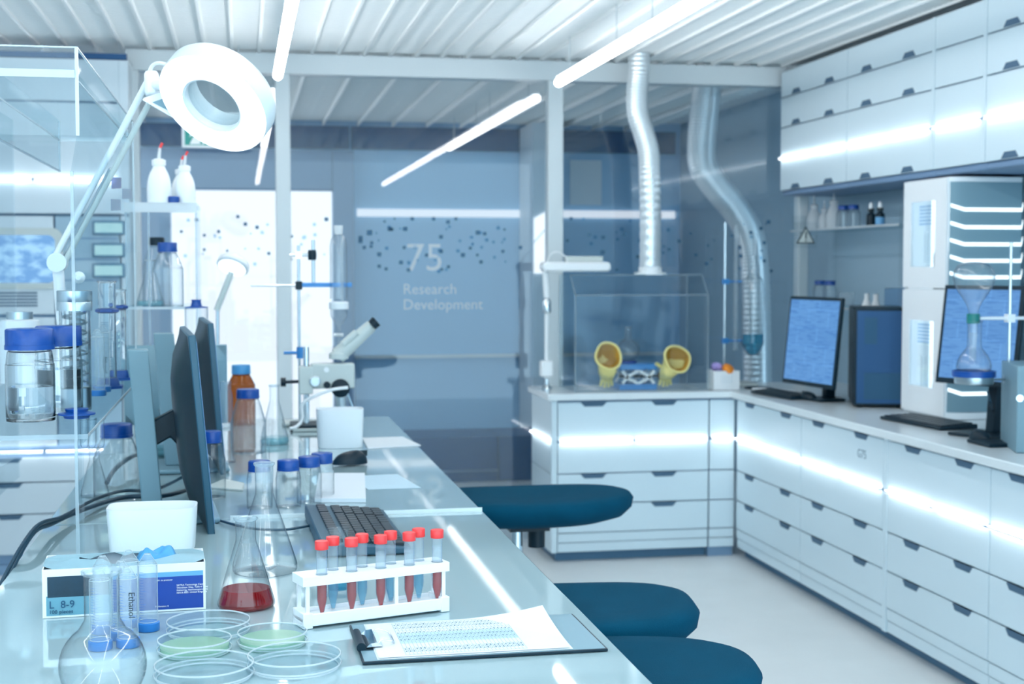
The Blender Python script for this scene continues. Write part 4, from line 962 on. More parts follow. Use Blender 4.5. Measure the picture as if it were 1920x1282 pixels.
# warning triangle
p = aty(1511, 443, 7.0)
t = thing('warning_sign', 'triangular hazard sign with exclamation mark on a clear plate left of the wall shelf', 'sign', (p.x, 7.0, p.z))
hw = .052; pz = p.z - .038
def tri(s): return [(p.x - hw * s, 7.0, p.z - .03 * s - .008), (p.x + hw * s, 7.0, p.z - .03 * s - .008), (p.x, 7.0, p.z + .06 * s - .008)]
MB().box((p.x - .065, 7.003, p.z - .06), (p.x + .065, 7.007, p.z + .075)).build('clear_plate', 'acrylic', t)
MB().prism(tri(1.0), (0, .0025, 0)).build('triangle_border', 'ink_black', t)
MB().prism([(a, b - .001, c) for a, b, c in tri(.80)], (0, .0008, 0)).build('triangle_face', 'grey_light', t)
MB().box((p.x - .0035, 6.9975, p.z - .012), (p.x + .0035, 6.9988, p.z + .024)).box((p.x - .0035, 6.9975, p.z - .026), (p.x + .0035, 6.9988, p.z - .019)).build('exclamation_mark', 'ink_black', t)
MB().rod((p.x + .06, 7.005, p.z), (3.0, 7.384, p.z), .004).build('bracket', 'chrome', t)
# ================================================================== LEFT BENCHES
BZ = 0.93
def bench(y0, y1, label):
    t = thing('lab_bench', label, 'bench', (0.06, (y0 + y1) / 2, 0), group='glass topped lab benches')
    MB().box((-.43, y0, BZ - .016), (.548, y1, BZ)).build('glass_top', 'bench_glass', t, bevel=.0015)
    if y0 > 3: MB().box((-.03, y0 - .004, BZ - .016), (.548, y0 - .0002, BZ + .008)).build('edge_strip', 'bench_edge', t)
    MB().box((-.40, y0 + .02, BZ - .06), (.50, y1 - .02, BZ - .0165)).build('apron', 'grey_light', t)
    for x in (-.38, .48):
        for y in (y0 + .05, y1 - .05):
            MB().box((x - .03, y - .03, .002), (x + .03, y + .03, BZ - .06)).build('leg', 'steel', t)
    MB().box((-.30, y0 + .06, .25), (-.27, y1 - .06, BZ - .06)).build('modesty_panel', 'panel_dim', t)
    return t
bench(1.15, 3.226, 'pale glass topped lab bench nearest the camera, with the tube rack and clipboard')
bench(3.238, 5.37, 'pale glass topped lab bench farther back, with the microscope and mouse')

# ---- clear acrylic rack at the left
t = thing('acrylic_rack', 'tall clear acrylic rack at the left edge holding large blue capped bottles', 'rack', (-.40, 3.3, BZ))
XR = -.288; XL = -.60; Y0, Y1 = 2.58, 4.0; SZ = 1.20
MB().prism([(XR, 2.66, 1.892), (XR, 2.66, 1.735), (XR, 2.56, 1.665), (XR, 2.56, BZ + .001), (XR, 2.64, BZ + .001), (XR, 2.66, SZ - .02), (XR, 4.0, SZ - .02), (XR, 4.0, 1.892)], (.004, 0, 0)).build('right_sheet', 'acrylic', t)
MB().box((XR - .001, 2.555, BZ + .001), (XR + .0045, 2.5595, 1.665)).build('front_edge', 'acrylic_side', t)
e = MB(); e.box((XR - .001, 2.655, 1.735), (XR + .005, 2.6595, 1.892)); e.prism([(XR, 2.66, 1.892), (XR + .004, 2.66, 1.892), (XR + .004, 4.0, 1.892), (XR, 4.0, 1.892)], (0, 0, .002)); e.box((XR, 4.0, SZ - .02), (XR + .004, 4.003, 1.892))
e.build('sheet_edge', 'acrylic_edge', t)
MB().box((XL, 2.62, SZ - .006), (XR + .014, 4.0, SZ)).build('shelf_board', 'acrylic', t)
MB().box((XL, 2.616, SZ - .008), (XR + .016, 2.6199, SZ + .001)).build('shelf_front', 'acrylic_side', t)
e = MB(); e.box((XR + .0141, 2.62, SZ - .005), (XR + .016, 4.0, SZ)); e.build('shelf_edge', 'acrylic_edge', t)
MB().box((-.478, 2.66, 1.842), (XR, 4.0, 1.850)).build('top_board', 'acrylic', t)
e = MB(); e.box((-.60, 2.655, 1.838), (XR, 2.6599, 1.852)); e.box((XR - .004, 2.66, 1.838), (XR, 4.0, 1.840)); e.box((-.478, 3.996, 1.838), (XR, 4.001, 1.846)); e.box((-.480, 2.66, 1.840), (-.4765, 4.0, 1.8435)); e.build('board_edge', 'acrylic_edge', t)
MB().box((-.60, 2.656, 1.735), (XR, 2.66, 1.892)).build('front_fascia', 'acrylic', t)
e = MB(); e.box((-.60, 2.655, 1.891), (XR, 2.661, 1.8935)); e.build('fascia_edge', 'acrylic_edge', t)
MB().box((-.480, 2.66, 1.758), (-.476, 4.0, 1.892)).build('left_sheet', 'acrylic', t)
e = MB(); e.box((-.481, 2.66, 1.756), (-.476, 4.0, 1.7595)); e.box((-.481, 3.996, 1.758), (-.476, 4.0, 1.892)); e.build('left_edge', 'acrylic_side', t)
MB().box((-.60, 2.60, BZ + .001), (-.596, 4.0, 1.892)).build('outer_sheet', 'acrylic', t)
MB().prism([(XL, 2.63, SZ - .0065), (-.34, 2.63, SZ - .0065), (XL, 2.63, SZ - .16)], (0, .004, 0)).build('refraction_plate', 'acrylic', t)  # clear plate added to imitate a refraction line in the acrylic
for (u, v, m) in ((218, 343, 'decal'), (238, 363, 'decal_pale'), (217, 384, 'decal_pale')):
    a = atx(u - 9, v, XR + .0045); b = atx(u + 9, v, XR + .0045)
    MB().prism([(XR + .0045, a.y, a.z - .013), (XR + .0045, b.y, b.z - .013), (XR + .0045, b.y, b.z + .013), (XR + .0045, a.y, a.z + .013)], (.0006, 0, 0)).build('square_decal', m, t)
SH = SZ + .0006
# things on the rack shelf
p = atz(58, 785, SZ)
bottle((p.x, p.y, SH), .047, .178, 'large blue capped bottle half full of clear liquid, front left on the rack shelf', neck=.72, capfrac=.23, glass='glass_real', liquid='water_real', fill=.36, shoulder=.56, capr=1.36, group='large bottles on the rack')
p = atz(112, 772, SZ)
bottle((p.x, p.y, SH), .047, .178, 'large blue capped bottle standing behind the front one on the rack shelf', neck=.72, capfrac=.23, glass='glass_real', liquid='water_real', fill=.50, shoulder=.56, capr=1.36, group='large bottles on the rack')
p = atz(52, 716, SZ)
t = thing('white_bottle', 'white plastic bottle with silver cap behind the large bottles at left', 'bottle', (p.x - .02, p.y + .02, SH))
MB().lathe(smooth_prof([(.0001, 0), (.048, .0), (.05, .01), (.05, .145), (.042, .16), (.03, .163)], 3), n=32).build('body', 'white_soft', t, world=False, smooth=50)
MB().lathe([(.033, .163), (.033, .182), (.0001, .183)], n=28).build('cap', 'steel', t, world=False)
# steel capped spiral column
p = atz(143, 768, SZ)
t = thing('spiral_column', 'clear column with steel end caps and a glass spiral inside on the rack shelf', 'column', (p.x, p.y, SH))
r = .034
MB().lathe([(r * .93, 0), (r * .93, .046), (r * .8, .048)], n=32).build('lower_cap', 'steel', t, world=False)
MB().lathe([(r * 1.06, .208), (r * 1.06, .226), (r * 1.05, .2265), (r * 1.06, .227), (r * 1.06, .249), (r, .25)], n=36).build('upper_cap', 'steel', t, world=False)
MB().lathe([(r * .94, .046), (r * .94, .21), (r * .84, .21), (r * .84, .046), (r * .94, .046)], n=40).build('glass_tube', 'glass_real', t, world=False)
hx = [(r * .7 * math.cos(a), r * .7 * math.sin(a), .055 + .15 * a / (14 * PI)) for a in [k * PI / 8 for k in range(113)]]
MB().tube(hx, .0028, 8, 1).build('glass_spiral', 'acrylic_side', t, world=False, smooth=60)
MB().open().lathe([(.012, .05), (.012, .207)], n=20).build('inner_tube', 'frost', t, world=False)
# graduated cylinder
p = atz(203, 728, SZ)
cylinder_glass('graduated_cylinder', (p.x, p.y, SH), .021, .265, 'tall graduated cylinder with royal blue foot and collar on the rack shelf', 'cylinder', collar=.70, glass='glass_real')
p2 = atz(222, 716, SZ)
cylinder_glass('graduated_cylinder', (p2.x, p2.y + .06, SH), .017, .24, 'slimmer graduated cylinder behind the tall one on the rack shelf', 'cylinder', collar=.78, glass='glass_real')
p = atz(146, 782, SZ)
t = thing('rubber_stopper', 'dark blue rubber stopper lying at the front edge of the rack shelf', 'stopper', (p.x, p.y - .02, SH))
MB().lathe([(.0001, 0), (.024, 0), (.026, .005), (.036, .007), (.036, .010), (.021, .013), (.023, .019), (.0001, .021)], n=32).build('stopper', 'cap_blue', t, world=False, smooth=30)
def falcon(loc, label, inverted=True, L=.122, r=.0148, cap='blue_lid', group=None, liquid=None, writing=None):
    t = thing('centrifuge_tube', label, 'tube', loc, group=group)
    MB().lathe([(r * 1.16, 0), (r * 1.2, .001), (r * 1.2, .0125), (r * 1.05, .0135)], n=40).build('cap', cap, t, world=False, smooth=40)
    MB().open().lathe([(r, .0135), (r, L - .018), (r * .94, L - .016), (r * .28, L - .001), (.0001, L)], n=32).build('tube_body', 'milky_clear', t, world=False, smooth=40)
    e = MB()
    for rr_, z_ in ((r, L - .018), (r * .3, L - .0015), (r * 1.0, .0145)):
        e.tube([(rr_ * math.cos(2 * PI * k / 32), rr_ * math.sin(2 * PI * k / 32), z_) for k in range(33)], .0006, 6, 1)
    for a_ in (0, PI): e.rod((r * math.cos(a_), 0, .014), (r * math.cos(a_), 0, L - .018), .0005, n=6).rod((r * math.cos(a_), 0, L - .018), (r * .3 * math.cos(a_), 0, L - .0015), .0005, n=6)
    e.build('edge_highlight', 'acrylic_edge', t, world=False, smooth=60)  # white lines painted as the bright edges of the clear tube
    b = MB(); z = .022
    k = 0
    while z < L - .025:
        w = .5 if k % 5 else .8
        for i in range(4):
            a0 = -PI / 2 - .9 + w * i / 4; a1 = a0 + w / 4
            rr_ = r * 1.012
            b.add([(rr_ * math.cos(a0), rr_ * math.sin(a0), z), (rr_ * math.cos(a1), rr_ * math.sin(a1), z), (rr_ * math.cos(a1), rr_ * math.sin(a1), z + .0005), (rr_ * math.cos(a0), rr_ * math.sin(a0), z + .0005)], [(0, 1, 2, 3)])
        z += .0042; k += 1
    b.build('graduation', 'ink_blue', t, world=False)
    if writing: text('lettering', writing, .013, 'ink_black', t, (.003, -r * 1.02, .085), (PI / 2, PI / 2, 0))
    return t
M['milky_clear'] = clear('milky clear plastic', (0.93, 0.97, 0.985, 1), (0.66, 0.78, 0.85, 1), 0.05, 1.45, body=rgb(240, 248, 252), bodyfac=0.16, power=2.8)
p = atz(184, 742, SZ); falcon((p.x, p.y, SH), 'upturned conical tube on the rack shelf beside the steel capped column', L=.155, r=.0155, group='conical tubes on the rack shelf')
p = atz(192, 736, SZ); falcon((p.x, p.y + .02, SH), 'upturned conical tube lettered Ethanol on the rack shelf', L=.16, r=.0155, group='conical tubes on the rack shelf', writing='Ethanol')
# test tubes hanging through the shelf, flask below, bottle on the bench
for (u, lb) in ((158, 'leftmost test tube hanging through the rack shelf'), (172, 'middle test tube hanging through the rack shelf'), (188, 'rightmost test tube hanging through the rack shelf')):
    p = atd(u, 812, 2.85); t = thing('test_tube', lb, 'tube', (p.x, p.y, SZ - .066), group='test tubes under the rack shelf')
    MB().open().lathe([(.0001, 0), (.0045, .0015), (.0075, .006), (.008, .012), (.008, .058), (.0105, .059), (.0105, .062)], n=20).build('tube_body', 'glass', t, world=False, smooth=60)
p = atz(178, 930, BZ); erlenmeyer((p.x, p.y, BZ + .0006), .035, .12, 'small clear conical flask under the rack, left of the blue capped bottle', glass='glass')
p = atz(220, 935, BZ); bottle((p.x, p.y, BZ + .0006), .056, .185, 'blue capped clear bottle on the bench behind the front white bin', neck=.56, capfrac=.175, shoulder=.52, group='blue capped bottles on the benches')
# ---- magnifier ring lamp
ax = (-(FW * .62) + (RT * -.42 - UP * .90) * .78).normalized()      # direction the lit face looks
C = atd(399, 196, 2.95)
AX = (-ax).to_track_quat('Z', 'Y').to_matrix()
jt = atd(285, 158, 3.06); jl = atd(108, 492, 3.25)
foot = atz(122, 738, SZ + .0006)
t = thing('magnifier_lamp', 'white ring magnifier lamp on a jointed arm above the left bench', 'lamp', tuple(foot))
R0, R1 = .124, .064
MB().open().lathe([(R0 * .985, -.001), (R0, .004), (R0, .040), (R0 * .95, .052), (R0 * .7, .062), (R1 * 1.05, .055), (R1, .035), (R1, .0)], tuple(C), 56, axis=AX).build('housing', 'frame', t, smooth=45)
MB().open().lathe([(R0 * .97, .0), (R0 * .9, -.005), (R1 * 1.18, -.005), (R1 * 1.1, .0)], tuple(C), 56, axis=AX).build('ring_light', 'ring_led', t, smooth=45)
MB().open().lathe([(R1 * 1.12, -.001), (R1 * 1.05, -.006), (R1 * .98, -.003), (R1 * .98, .012)], tuple(C), 48, axis=AX).build('lens_rim', 'white', t, smooth=45)
MB().lathe([(.0001, .008), (R1 * .6, .005), (R1 * .98, .012), (R1 * .6, .022), (.0001, .026)], tuple(C), 40, axis=AX).build('lens', 'lens', t, smooth=60)
hc = C - ax * .045 - RT * .02
MB().rod(jt, C - ax * .03 - RT * .085 + UP * .02, .012, .014).build('neck', 'white', t)
# control plate beside the head
q0 = atd(264, 188, 3.02); du = (atd(300, 176, 3.02) - q0); dv = (atd(316, 226, 3.02) - q0)
MB().prism([q0, q0 + du, q0 + du * 1.2 + dv, q0 + du * .25 + dv], -ax * .01).build('control_plate', 'white', t, bevel=.003)
q1 = q0 + du * .38 + dv * .18 + ax * .002
MB().prism([q1, q1 + du * .55, q1 + du * .72 + dv * .62, q1 + du * .22 + dv * .62], ax * .001).build('display', 'grey_stand', t)
side = (jt - jl).normalized().cross(FW).normalized()
for k, (o_, rr_) in enumerate(((-.014, .0065), (.011, .0075))):
    MB().rod(jl + side * o_, jt + side * o_, rr_, n=14).build('arm_rod', 'white' if k else 'grey_light', t)
MB().rod(jl + side * -.004 + FW * .01, jl.lerp(jt, .55) + side * -.004 + FW * .01, .005, n=10).build('spring', 'steel', t)
MB().cbox(tuple(jt), (.03, .05, .055)).build('joint', 'white', t, bevel=.008)
MB().lathe([(.022, -.022), (.022, .022)], tuple(jl), 20, axis=Matrix.Rotation(PI / 2, 3, 'X')).build('joint', 'frame', t)
kn = atd(148, 520, 3.24); MB().lathe([(.008, -.012), (.014, .0), (.006, .014)], tuple(kn), 16, axis=Matrix.Rotation(PI / 2, 3, 'X')).build('knob', 'white', t)
MB().rod(jl, foot + Vector((0, 0, .10)), .013, n=14).build('lower_arm', 'white', t)
MB().lathe([(.02, 0), (.02, .10), (.014, .11)], tuple(foot + Vector((0, 0, .001))), 18).cbox(tuple(foot + Vector((.0, 0, .012))), (.07, .06, .022)).build('clamp', 'white', t)
MB().tube([C - ax * .05 - RT * .06 + UP * .03, atd(300, 118, 3.03), atd(280, 135, 3.05), jt + UP * .0], .004, 8).build('cord', 'white', t)

# ---- monitors on the bench, seen edge-on
def edge_monitor(px_near, d, base_px, label, rz=math.radians(94.5), h=.43, tilt=.085, w=.48, gap=.125, **kw):
    bl = atd(px_near[0], px_near[1], d)
    b = atz(base_px[0], base_px[1], BZ)
    return monitor((b.x, b.y, BZ), bl, rz, w, h, tilt, label, group='monitors on the benches', gap=gap, **kw)
edge_monitor((404, 1003), 3.02, (300, 985), 'black monitor seen edge-on behind the front white bin, nearest the camera', colh=.37, lean=.028, col=(.045, .045), base_sz=(.24, .20))
edge_monitor((424, 890), 3.80, (315, 915), 'black monitor seen edge-on behind the nearest one', colh=.37, lean=.028, h=.41, tilt=.07, col=(.055, .05), base_sz=(.24, .20))
# a back-turned grey monitor further along
b = atd(333, 792, 4.36)
mz = monitor((b.x, 4.33, BZ), atd(427, 792, 4.40), PI, .31, .245, .05, 'grey backed monitor turned away, behind the edge-on monitors', back='grey_stand', bez='grey_stand', colh=.22, gap=.10, base_sz=(.18, .14))
# cables
def cable(pts, r, label, m='cable'):
    o = MB().tube(pts, r, 8, 8).build('cable', m, None, smooth=60); return tag(o, label, 'cable', 'cables at the benches')
z = BZ + .006
cable([(-.45, 2.52, .70), (-.445, 2.58, .86), atz(52, 1012, z + .02), atz(100, 980, z + .012), atz(165, 952, z + .008), atz(235, 932, z + .008), atz(300, 930, z + .01), atz(345, 920, z + .012), atz(362, 905, z + .02)], .0055, 'thick dark cable running over the left bench edge, lower of the two')
cable([(-.455, 2.52, .70), (-.45, 2.60, .87), atz(58, 998, z + .03), atz(118, 968, z + .016), atz(180, 935, z + .01), atz(232, 920, z + .008), atz(290, 918, z + .007), atz(350, 890, z + .007)], .0042, 'thinner dark cable arching above the thick one at left')
cable([atz(200, 905, z), atz(215, 880, z + .02), atz(240, 860, z + .03), atz(262, 850, z + .03)], .006, 'short dark cable behind the blue capped bottle')
cable([atz(385, 965, z), atz(420, 978, z), atz(470, 990, z), atz(530, 993, z), atz(582, 985, z + .004)], .003, 'thin keyboard cable running left from the black keyboard')
# ---- white bins
def bin_(name, loc, sx_, sy_, h, label, rz=0):
    t = thing('bin', label, 'bin', loc, rz, 'white desktop bins')
    n = 40; vs = []; fs = []
    def ring(s, z):
        o = []
        for k in range(n):
            a = 2 * PI * k / n; c_, s_ = math.cos(a), math.sin(a)
            o.append((sx_ * s * math.copysign(abs(c_) ** .45, c_), sy_ * s * math.copysign(abs(s_) ** .45, s_), z))
        return o
    R = [ring(.92, 0), ring(.94, .004), ring(1.0, h), ring(.975, h), ring(.90, .006)]
    for r_ in R: vs += r_
    for i in range(len(R) - 1):
        for k in range(n): j = (k + 1) % n; fs.append((i * n + k, i * n + j, (i + 1) * n + j, (i + 1) * n + k))
    fs.append(tuple(range(n - 1, -1, -1))); fs.append(tuple(4 * n + k for k in range(n)))
    MB().add(vs, fs).build('shell', 'white', t, smooth=50, world=False)
    return t
p = atz(284, 1040, BZ)
bin_('bin', (p.x, p.y + .05, BZ + .0005), .088, .055, .090, 'white open bin on the near bench behind the glove carton', -.03)
p = atz(640, 842, BZ)
bin_('bin', (p.x, p.y + .06, BZ + .0005), .074, .05, .122, 'white open bin on the far bench in front of the microscope')

# ---- glove carton
p = atz(80, 1160, BZ); pr_ = atz(386, 1142, BZ)
rzb = math.atan2(pr_.y - p.y, pr_.x - p.x); wb = (pr_ - p).length; hb_ = .080; db = .118
t = thing('glove_carton', 'opened blue and teal carton of gloves lettered L 8-9 on the near bench', 'carton', (p.x, p.y, BZ), rzb)
c = MB(); T = .002
c.box((0, 0, .0006), (wb, T, hb_)); c.box((0, db - T, .0006), (wb, db, hb_)); c.box((0, T, .0006), (T, db - T, hb_)); c.box((wb - T, T, .0006), (wb, db - T, hb_)); c.box((T, T, .0006), (wb - T, db - T, .003))
c.build('carton_wall', 'white', t, world=False)
# top panel with torn opening
n = 26; vs = []; ctr = (wb * .52, db * .56)
rt = random.Random(3); inner = []; outer = []
for k in range(n):
    a = 2 * PI * k / n
    rx, ry = wb * .34, db * .26
    j = 1 + rt.uniform(-.12, .12)
    inner.append((ctr[0] + rx * j * math.copysign(abs(math.cos(a)) ** 1.3, math.cos(a)), ctr[1] + ry * j * math.sin(a), hb_ + rt.uniform(-.004, .006)))
    dx, dy = math.cos(a), math.sin(a)
    s_ = min((wb / 2) / max(abs(dx), 1e-6), (db / 2) / max(abs(dy), 1e-6))
    outer.append((wb / 2 + dx * s_, db / 2 + dy * s_, hb_ + .0002))
MB().add(inner + outer, [(k, (k + 1) % n, n + (k + 1) % n, n + k) for k in range(n)]).build('torn_top', 'box_top', t, world=False, smooth=20)
MB().box((.004, .004, .004), (wb - .004, db - .004, .055)).build('glove_filling', 'ink', t, world=False)
y_ = -.0006
c = MB().box((.006, y_, .004), (wb * .42, -.0001, .036)).build('teal_print', 'box_teal', t, world=False)
MB().box((.008, y_ - .0002, .034), (wb * .42, y_ + .0002, .068)).build('photo_print', 'box_dark', t, world=False)
MB().box((wb * .42, y_, .004), (wb - .004, -.0001, .058)).build('blue_print', 'box_blue', t, world=False)
MB().box((wb * .42, y_ - .0002, .0582), (wb - .004, -.0001, .066)).build('sky_print', 'box_sky', t, world=False)
text('size_lettering', 'L  8-9', .017, 'ink', t, (.010, y_ - .0012, .0165))
text('count_lettering', '100 pieces', .0088, 'ink', t, (.010, y_ - .0012, .0075))
text('maker_lettering', 'SATRA Technology Centre\nWyndham Way, Telford Way\nKettering, Northamptonshire\nNN16 8SD, United Kingdom', .0042, 'ink_white', t, (wb - .047, y_ - .0012, .042))
text('maker_lettering', '- mfr. to producer', .0038, 'ink_white', t, (wb * .685, y_ - .0012, .052))
text('maker_lettering', 'Perforation: 0', .0038, 'ink_white', t, (wb * .685, y_ - .0012, .0085))
# torn blue glove sticking out of the slot
gl = thing('nitrile_glove', 'crumpled blue glove poking out of the carton slot', 'glove', (p.x, p.y, BZ), rzb)
vs = []; fs = []; NU, NV = 14, 10; rg = random.Random(9)
for i in range(NU + 1):
    for j in range(NV + 1):
        a, b_ = i / NU, j / NV
        x_ = wb * .57 + wb * .26 * a; y2 = db * .42 + db * .36 * b_
        z_ = hb_ - .006 + .022 * math.sin(PI * a) ** .5 * math.sin(PI * b_) ** .5 * (1 + .45 * math.sin(7 * a + 3 * b_)) + .003 * math.sin(15 * a - 9 * b_) + rg.uniform(-.003, .003)
        vs.append((x_, y2, z_))
for i in range(NU):
    for j in range(NV): k = i * (NV + 1) + j; fs.append((k, k + NV + 1, k + NV + 2, k + 1))
go = MB().add(vs, fs).build('glove_skin', 'nitrile', gl, smooth=70, world=False)
sm_ = go.modifiers.new('thick', 'SOLIDIFY'); sm_.thickness = .0012
ss = go.modifiers.new('sub', 'SUBSURF'); ss.levels = 1; ss.render_levels = 1

# ---- upturned conical tubes before the carton
GT = 'upturned conical tubes before the glove carton'
for (u, v, lb, wr) in ((192, 1041, 'upturned conical tube, back left of the six before the carton', None), (241, 1031, 'upturned conical tube, farthest back of the six before the carton', None), (276, 1037, 'upturned conical tube with its blue cap in full view, rightmost of the six', None), (226, 1050, 'upturned conical tube in the middle of the six before the carton', None), (186, 1065, 'upturned conical tube behind the neck of the round flask', None), (238, 1061, 'upturned conical tube lettered Ethanol, front right of the six before the carton', 'Ethanol')):
    q = atz(u, v, BZ + .122); falcon((q.x, q.y, BZ + .0006), lb, group=GT, writing=wr)
# ---- round flask in the foreground
q = atz(194, 1316, BZ)
roundflask((q.x, q.y, BZ + .0006), .056, .172, 'clear round flask at the front left corner of the picture', rn=.0225, group=None)
# ---- petri dishes
def petri(u, v, r, label, agar=False):
    q = atz(u, v, BZ)
    t = thing('petri_dish', label, 'petri dish', (q.x, q.y, BZ + .0006), group='petri dishes')
    MB().open().lathe([(.0001, .001), (r * .93, .001), (r * .95, .003), (r * .95, .014)], n=48).build('dish', 'acrylic', t, world=False, smooth=40)
    MB().open().lathe([(r, .006), (r, .0185), (r * .985, .0195), (.0001, .0195)], n=48).build('lid', 'acrylic', t, world=False, smooth=40)
    e = MB()
    for rr_, z_ in ((r, .0065), (r * .99, .0195), (r * .95, .002)):
        pts = [(rr_ * math.cos(2 * PI * k / 48), rr_ * math.sin(2 * PI * k / 48), z_) for k in range(49)]; e.tube(pts, .0013, 6, 1)
    e.build('rim', 'acrylic_edge', t, world=False, smooth=60)
    if agar: MB().lathe([(.0001, .002), (r * .93, .002), (r * .93, .010), (.0001, .010)], n=40).build('agar', 'agar', t, world=False)
petri(391, 1186, .064, 'clear empty petri dish, back left of the five')
petri(365, 1222, .054, 'petri dish with green agar at left', True)
petri(511, 1208, .052, 'petri dish with green agar, right behind the large clear one', True)
petri(383, 1270, .068, 'clear empty petri dish at the front left, lowest of the five in the picture')
petri(552, 1252, .066, 'clear empty petri dish at the front right, left of the clipboard')
# ---- conical flasks
q = atz(462, 1137, BZ); erlenmeyer((q.x, q.y, BZ + .0006), .0475, .150, 'conical flask with red liquid on the near bench', liquid='red_liq', fill=.21)
q = atz(497, 1072, BZ); erlenmeyer((q.x, q.y, BZ + .0006), .060, .205, 'tall empty conical flask behind the one with red liquid', frost=True, rn=.0165)

# ---- tube rack
o_ = atz(568, 1181, BZ); o2 = atz(842, 1146, BZ)
ra = math.atan2(o2.y - o_.y, o2.x - o_.x); RL = (o2 - o_).length; RD = .046
t = thing('tube_rack', 'white plastic tube rack full of red capped tubes on the near bench', 'rack', (o_.x, o_.y, BZ), ra)
c = MB(); c.box((0, 0, .010), (RL, RD, .018)); c.box((0, -.002, .004), (RL, .002, .024)); c.box((0, RD - .002, .004), (RL, RD + .002, .024))
for x_ in (0, RL - .016): c.box((x_, -.003, .0006), (x_ + .016, RD + .003, .026))
c.build('base_tray', 'white', t, bevel=.0015, world=False)
xs_f = [.036 + .0505 * i for i in range(5)]; xs_r = [.064 + .0505 * i for i in range(4)]
def ringhole(c, x_, y_): pass
c = MB(); zt0, zt1 = .068, .083
c.box((0, -.002, zt0), (RL, .0005, zt1)); c.box((0, RD - .0005, zt0), (RL, RD + .002, zt1)); c.box((0, .0005, zt0), (.002, RD - .0005, zt1)); c.box((RL - .002, .0005, zt0), (RL, RD - .0005, zt1))
# deck with round holes: strips between hole rows plus webs
hr = .0100
rows_ = ((.0105, xs_f), (RD - .0115, xs_r))
for ry, xs in rows_:
    ylo, yhi = (.0005, RD / 2) if ry < RD / 2 else (RD / 2, RD - .0005)
    xe = [0.002] + [x_ for x in xs for x_ in (x - hr, x + hr)] + [RL - .002]
    for a, b in zip(xe[0::2], xe[1::2]):
        if b > a: c.box((a, ylo, zt1 - .003), (b, yhi, zt1))
    for x in xs:
        for sgn in (1, -1):
            P = [(x + hr * math.cos(sgn * PI * k / 10), ry + hr * math.sin(sgn * PI * k / 10), zt1 - .003) for k in range(11)]
            yy = yhi if sgn > 0 else ylo
            if abs(yy - ry) > hr * .5: c.prism(P + [(x - hr, yy, zt1 - .003), (x + hr, yy, zt1 - .003)], (0, 0, .003))
c.build('top_deck', 'white', t, world=False)
for x_ in (.006, RL * .62, RL - .012):
    for y2 in (.001, RD - .006): MB().box((x_, y2, .018), (x_ + .006, y2 + .005, zt0)).build('leg', 'white', t, world=False)
ca, sa = math.cos(ra), math.sin(ra)
def sample(xl, yl, label, liq, fill, group, lab):
    loc = (o_.x + ca * xl - sa * yl, o_.y + sa * xl + ca * yl, BZ + .0185)
    s = thing('sample_tube', label, 'tube', loc, ra, group)
    r = .0083; L = .118
    pr = [(.0001, 0), (.0028, .001), (r * .96, .022), (r, .026), (r, L - .014)]
    MB().open().lathe(pr, n=24).build('tube_body', 'milky_clear', s, world=False, smooth=40)
    MB().lathe(cut(pr, fill, .9), n=20).build('liquid', liq, s, world=False, smooth=50)
    MB().lathe([(r * 1.26, L - .0135), (r * 1.3, L - .0125), (r * 1.3, L - .001), (r * 1.22, L)], n=36).build('cap', 'cap_red', s, world=False, smooth=40)
    b = MB()
    for k in range(18):
        z_ = .03 + k * .004; w_ = .9 if k % 5 == 0 else .55
        for i in range(3):
            a0 = -1.0 + w_ * i / 3; a1 = a0 + w_ / 3
            b.add([(r * 1.02 * math.cos(a0), r * 1.02 * math.sin(a0), z_), (r * 1.02 * math.cos(a1), r * 1.02 * math.sin(a1), z_), (r * 1.02 * math.cos(a1), r * 1.02 * math.sin(a1), z_ + .0005), (r * 1.02 * math.cos(a0), r * 1.02 * math.sin(a0), z_ + .0005)], [(0, 1, 2, 3)])
    b.build('graduation', 'ink_blue', s, world=False)
    if lab: MB().open().lathe([(r * 1.01, .055), (r * 1.01, .090)], n=20).build('label_band', 'frost', s, world=False)
ordn = ('leftmost', 'second from left', 'middle', 'fourth from left', 'rightmost')
for i, x_ in enumerate(xs_f): sample(x_, .0105, 'red capped tube of red liquid in the front row, %s' % ordn[i], 'red_tube', (.056, .054, .05, .052, .062)[i], 'red filled tubes in the rack', True)
ordr = ('leftmost', 'second from left', 'third from left', 'rightmost')
for i, x_ in enumerate(xs_r): sample(x_, RD - .0115, 'red capped tube of pale blue liquid in the back row, %s' % ordr[i], 'blue_liq', .058, 'pale blue filled tubes in the rack', False)
q = atz(634, 1118, BZ)
cb_ = cylinder_glass('glass_cylinder', (q.x, q.y, BZ + .0006), .0175, .118, 'clear glass cylinder with blue liquid behind the tube rack', 'cylinder', base=None, ticks=False)
MB().lathe([(.0001, .013), (.0165, .013), (.0165, .045), (.0001, .045)], n=24).build('liquid', 'blue_deep', cb_, world=False)
MB().lathe([(.0001, 0), (.0185, .0), (.0185, .010), (.017, .012), (.0001, .012)], n=24).build('glass_foot', 'acrylic', cb_, world=False)

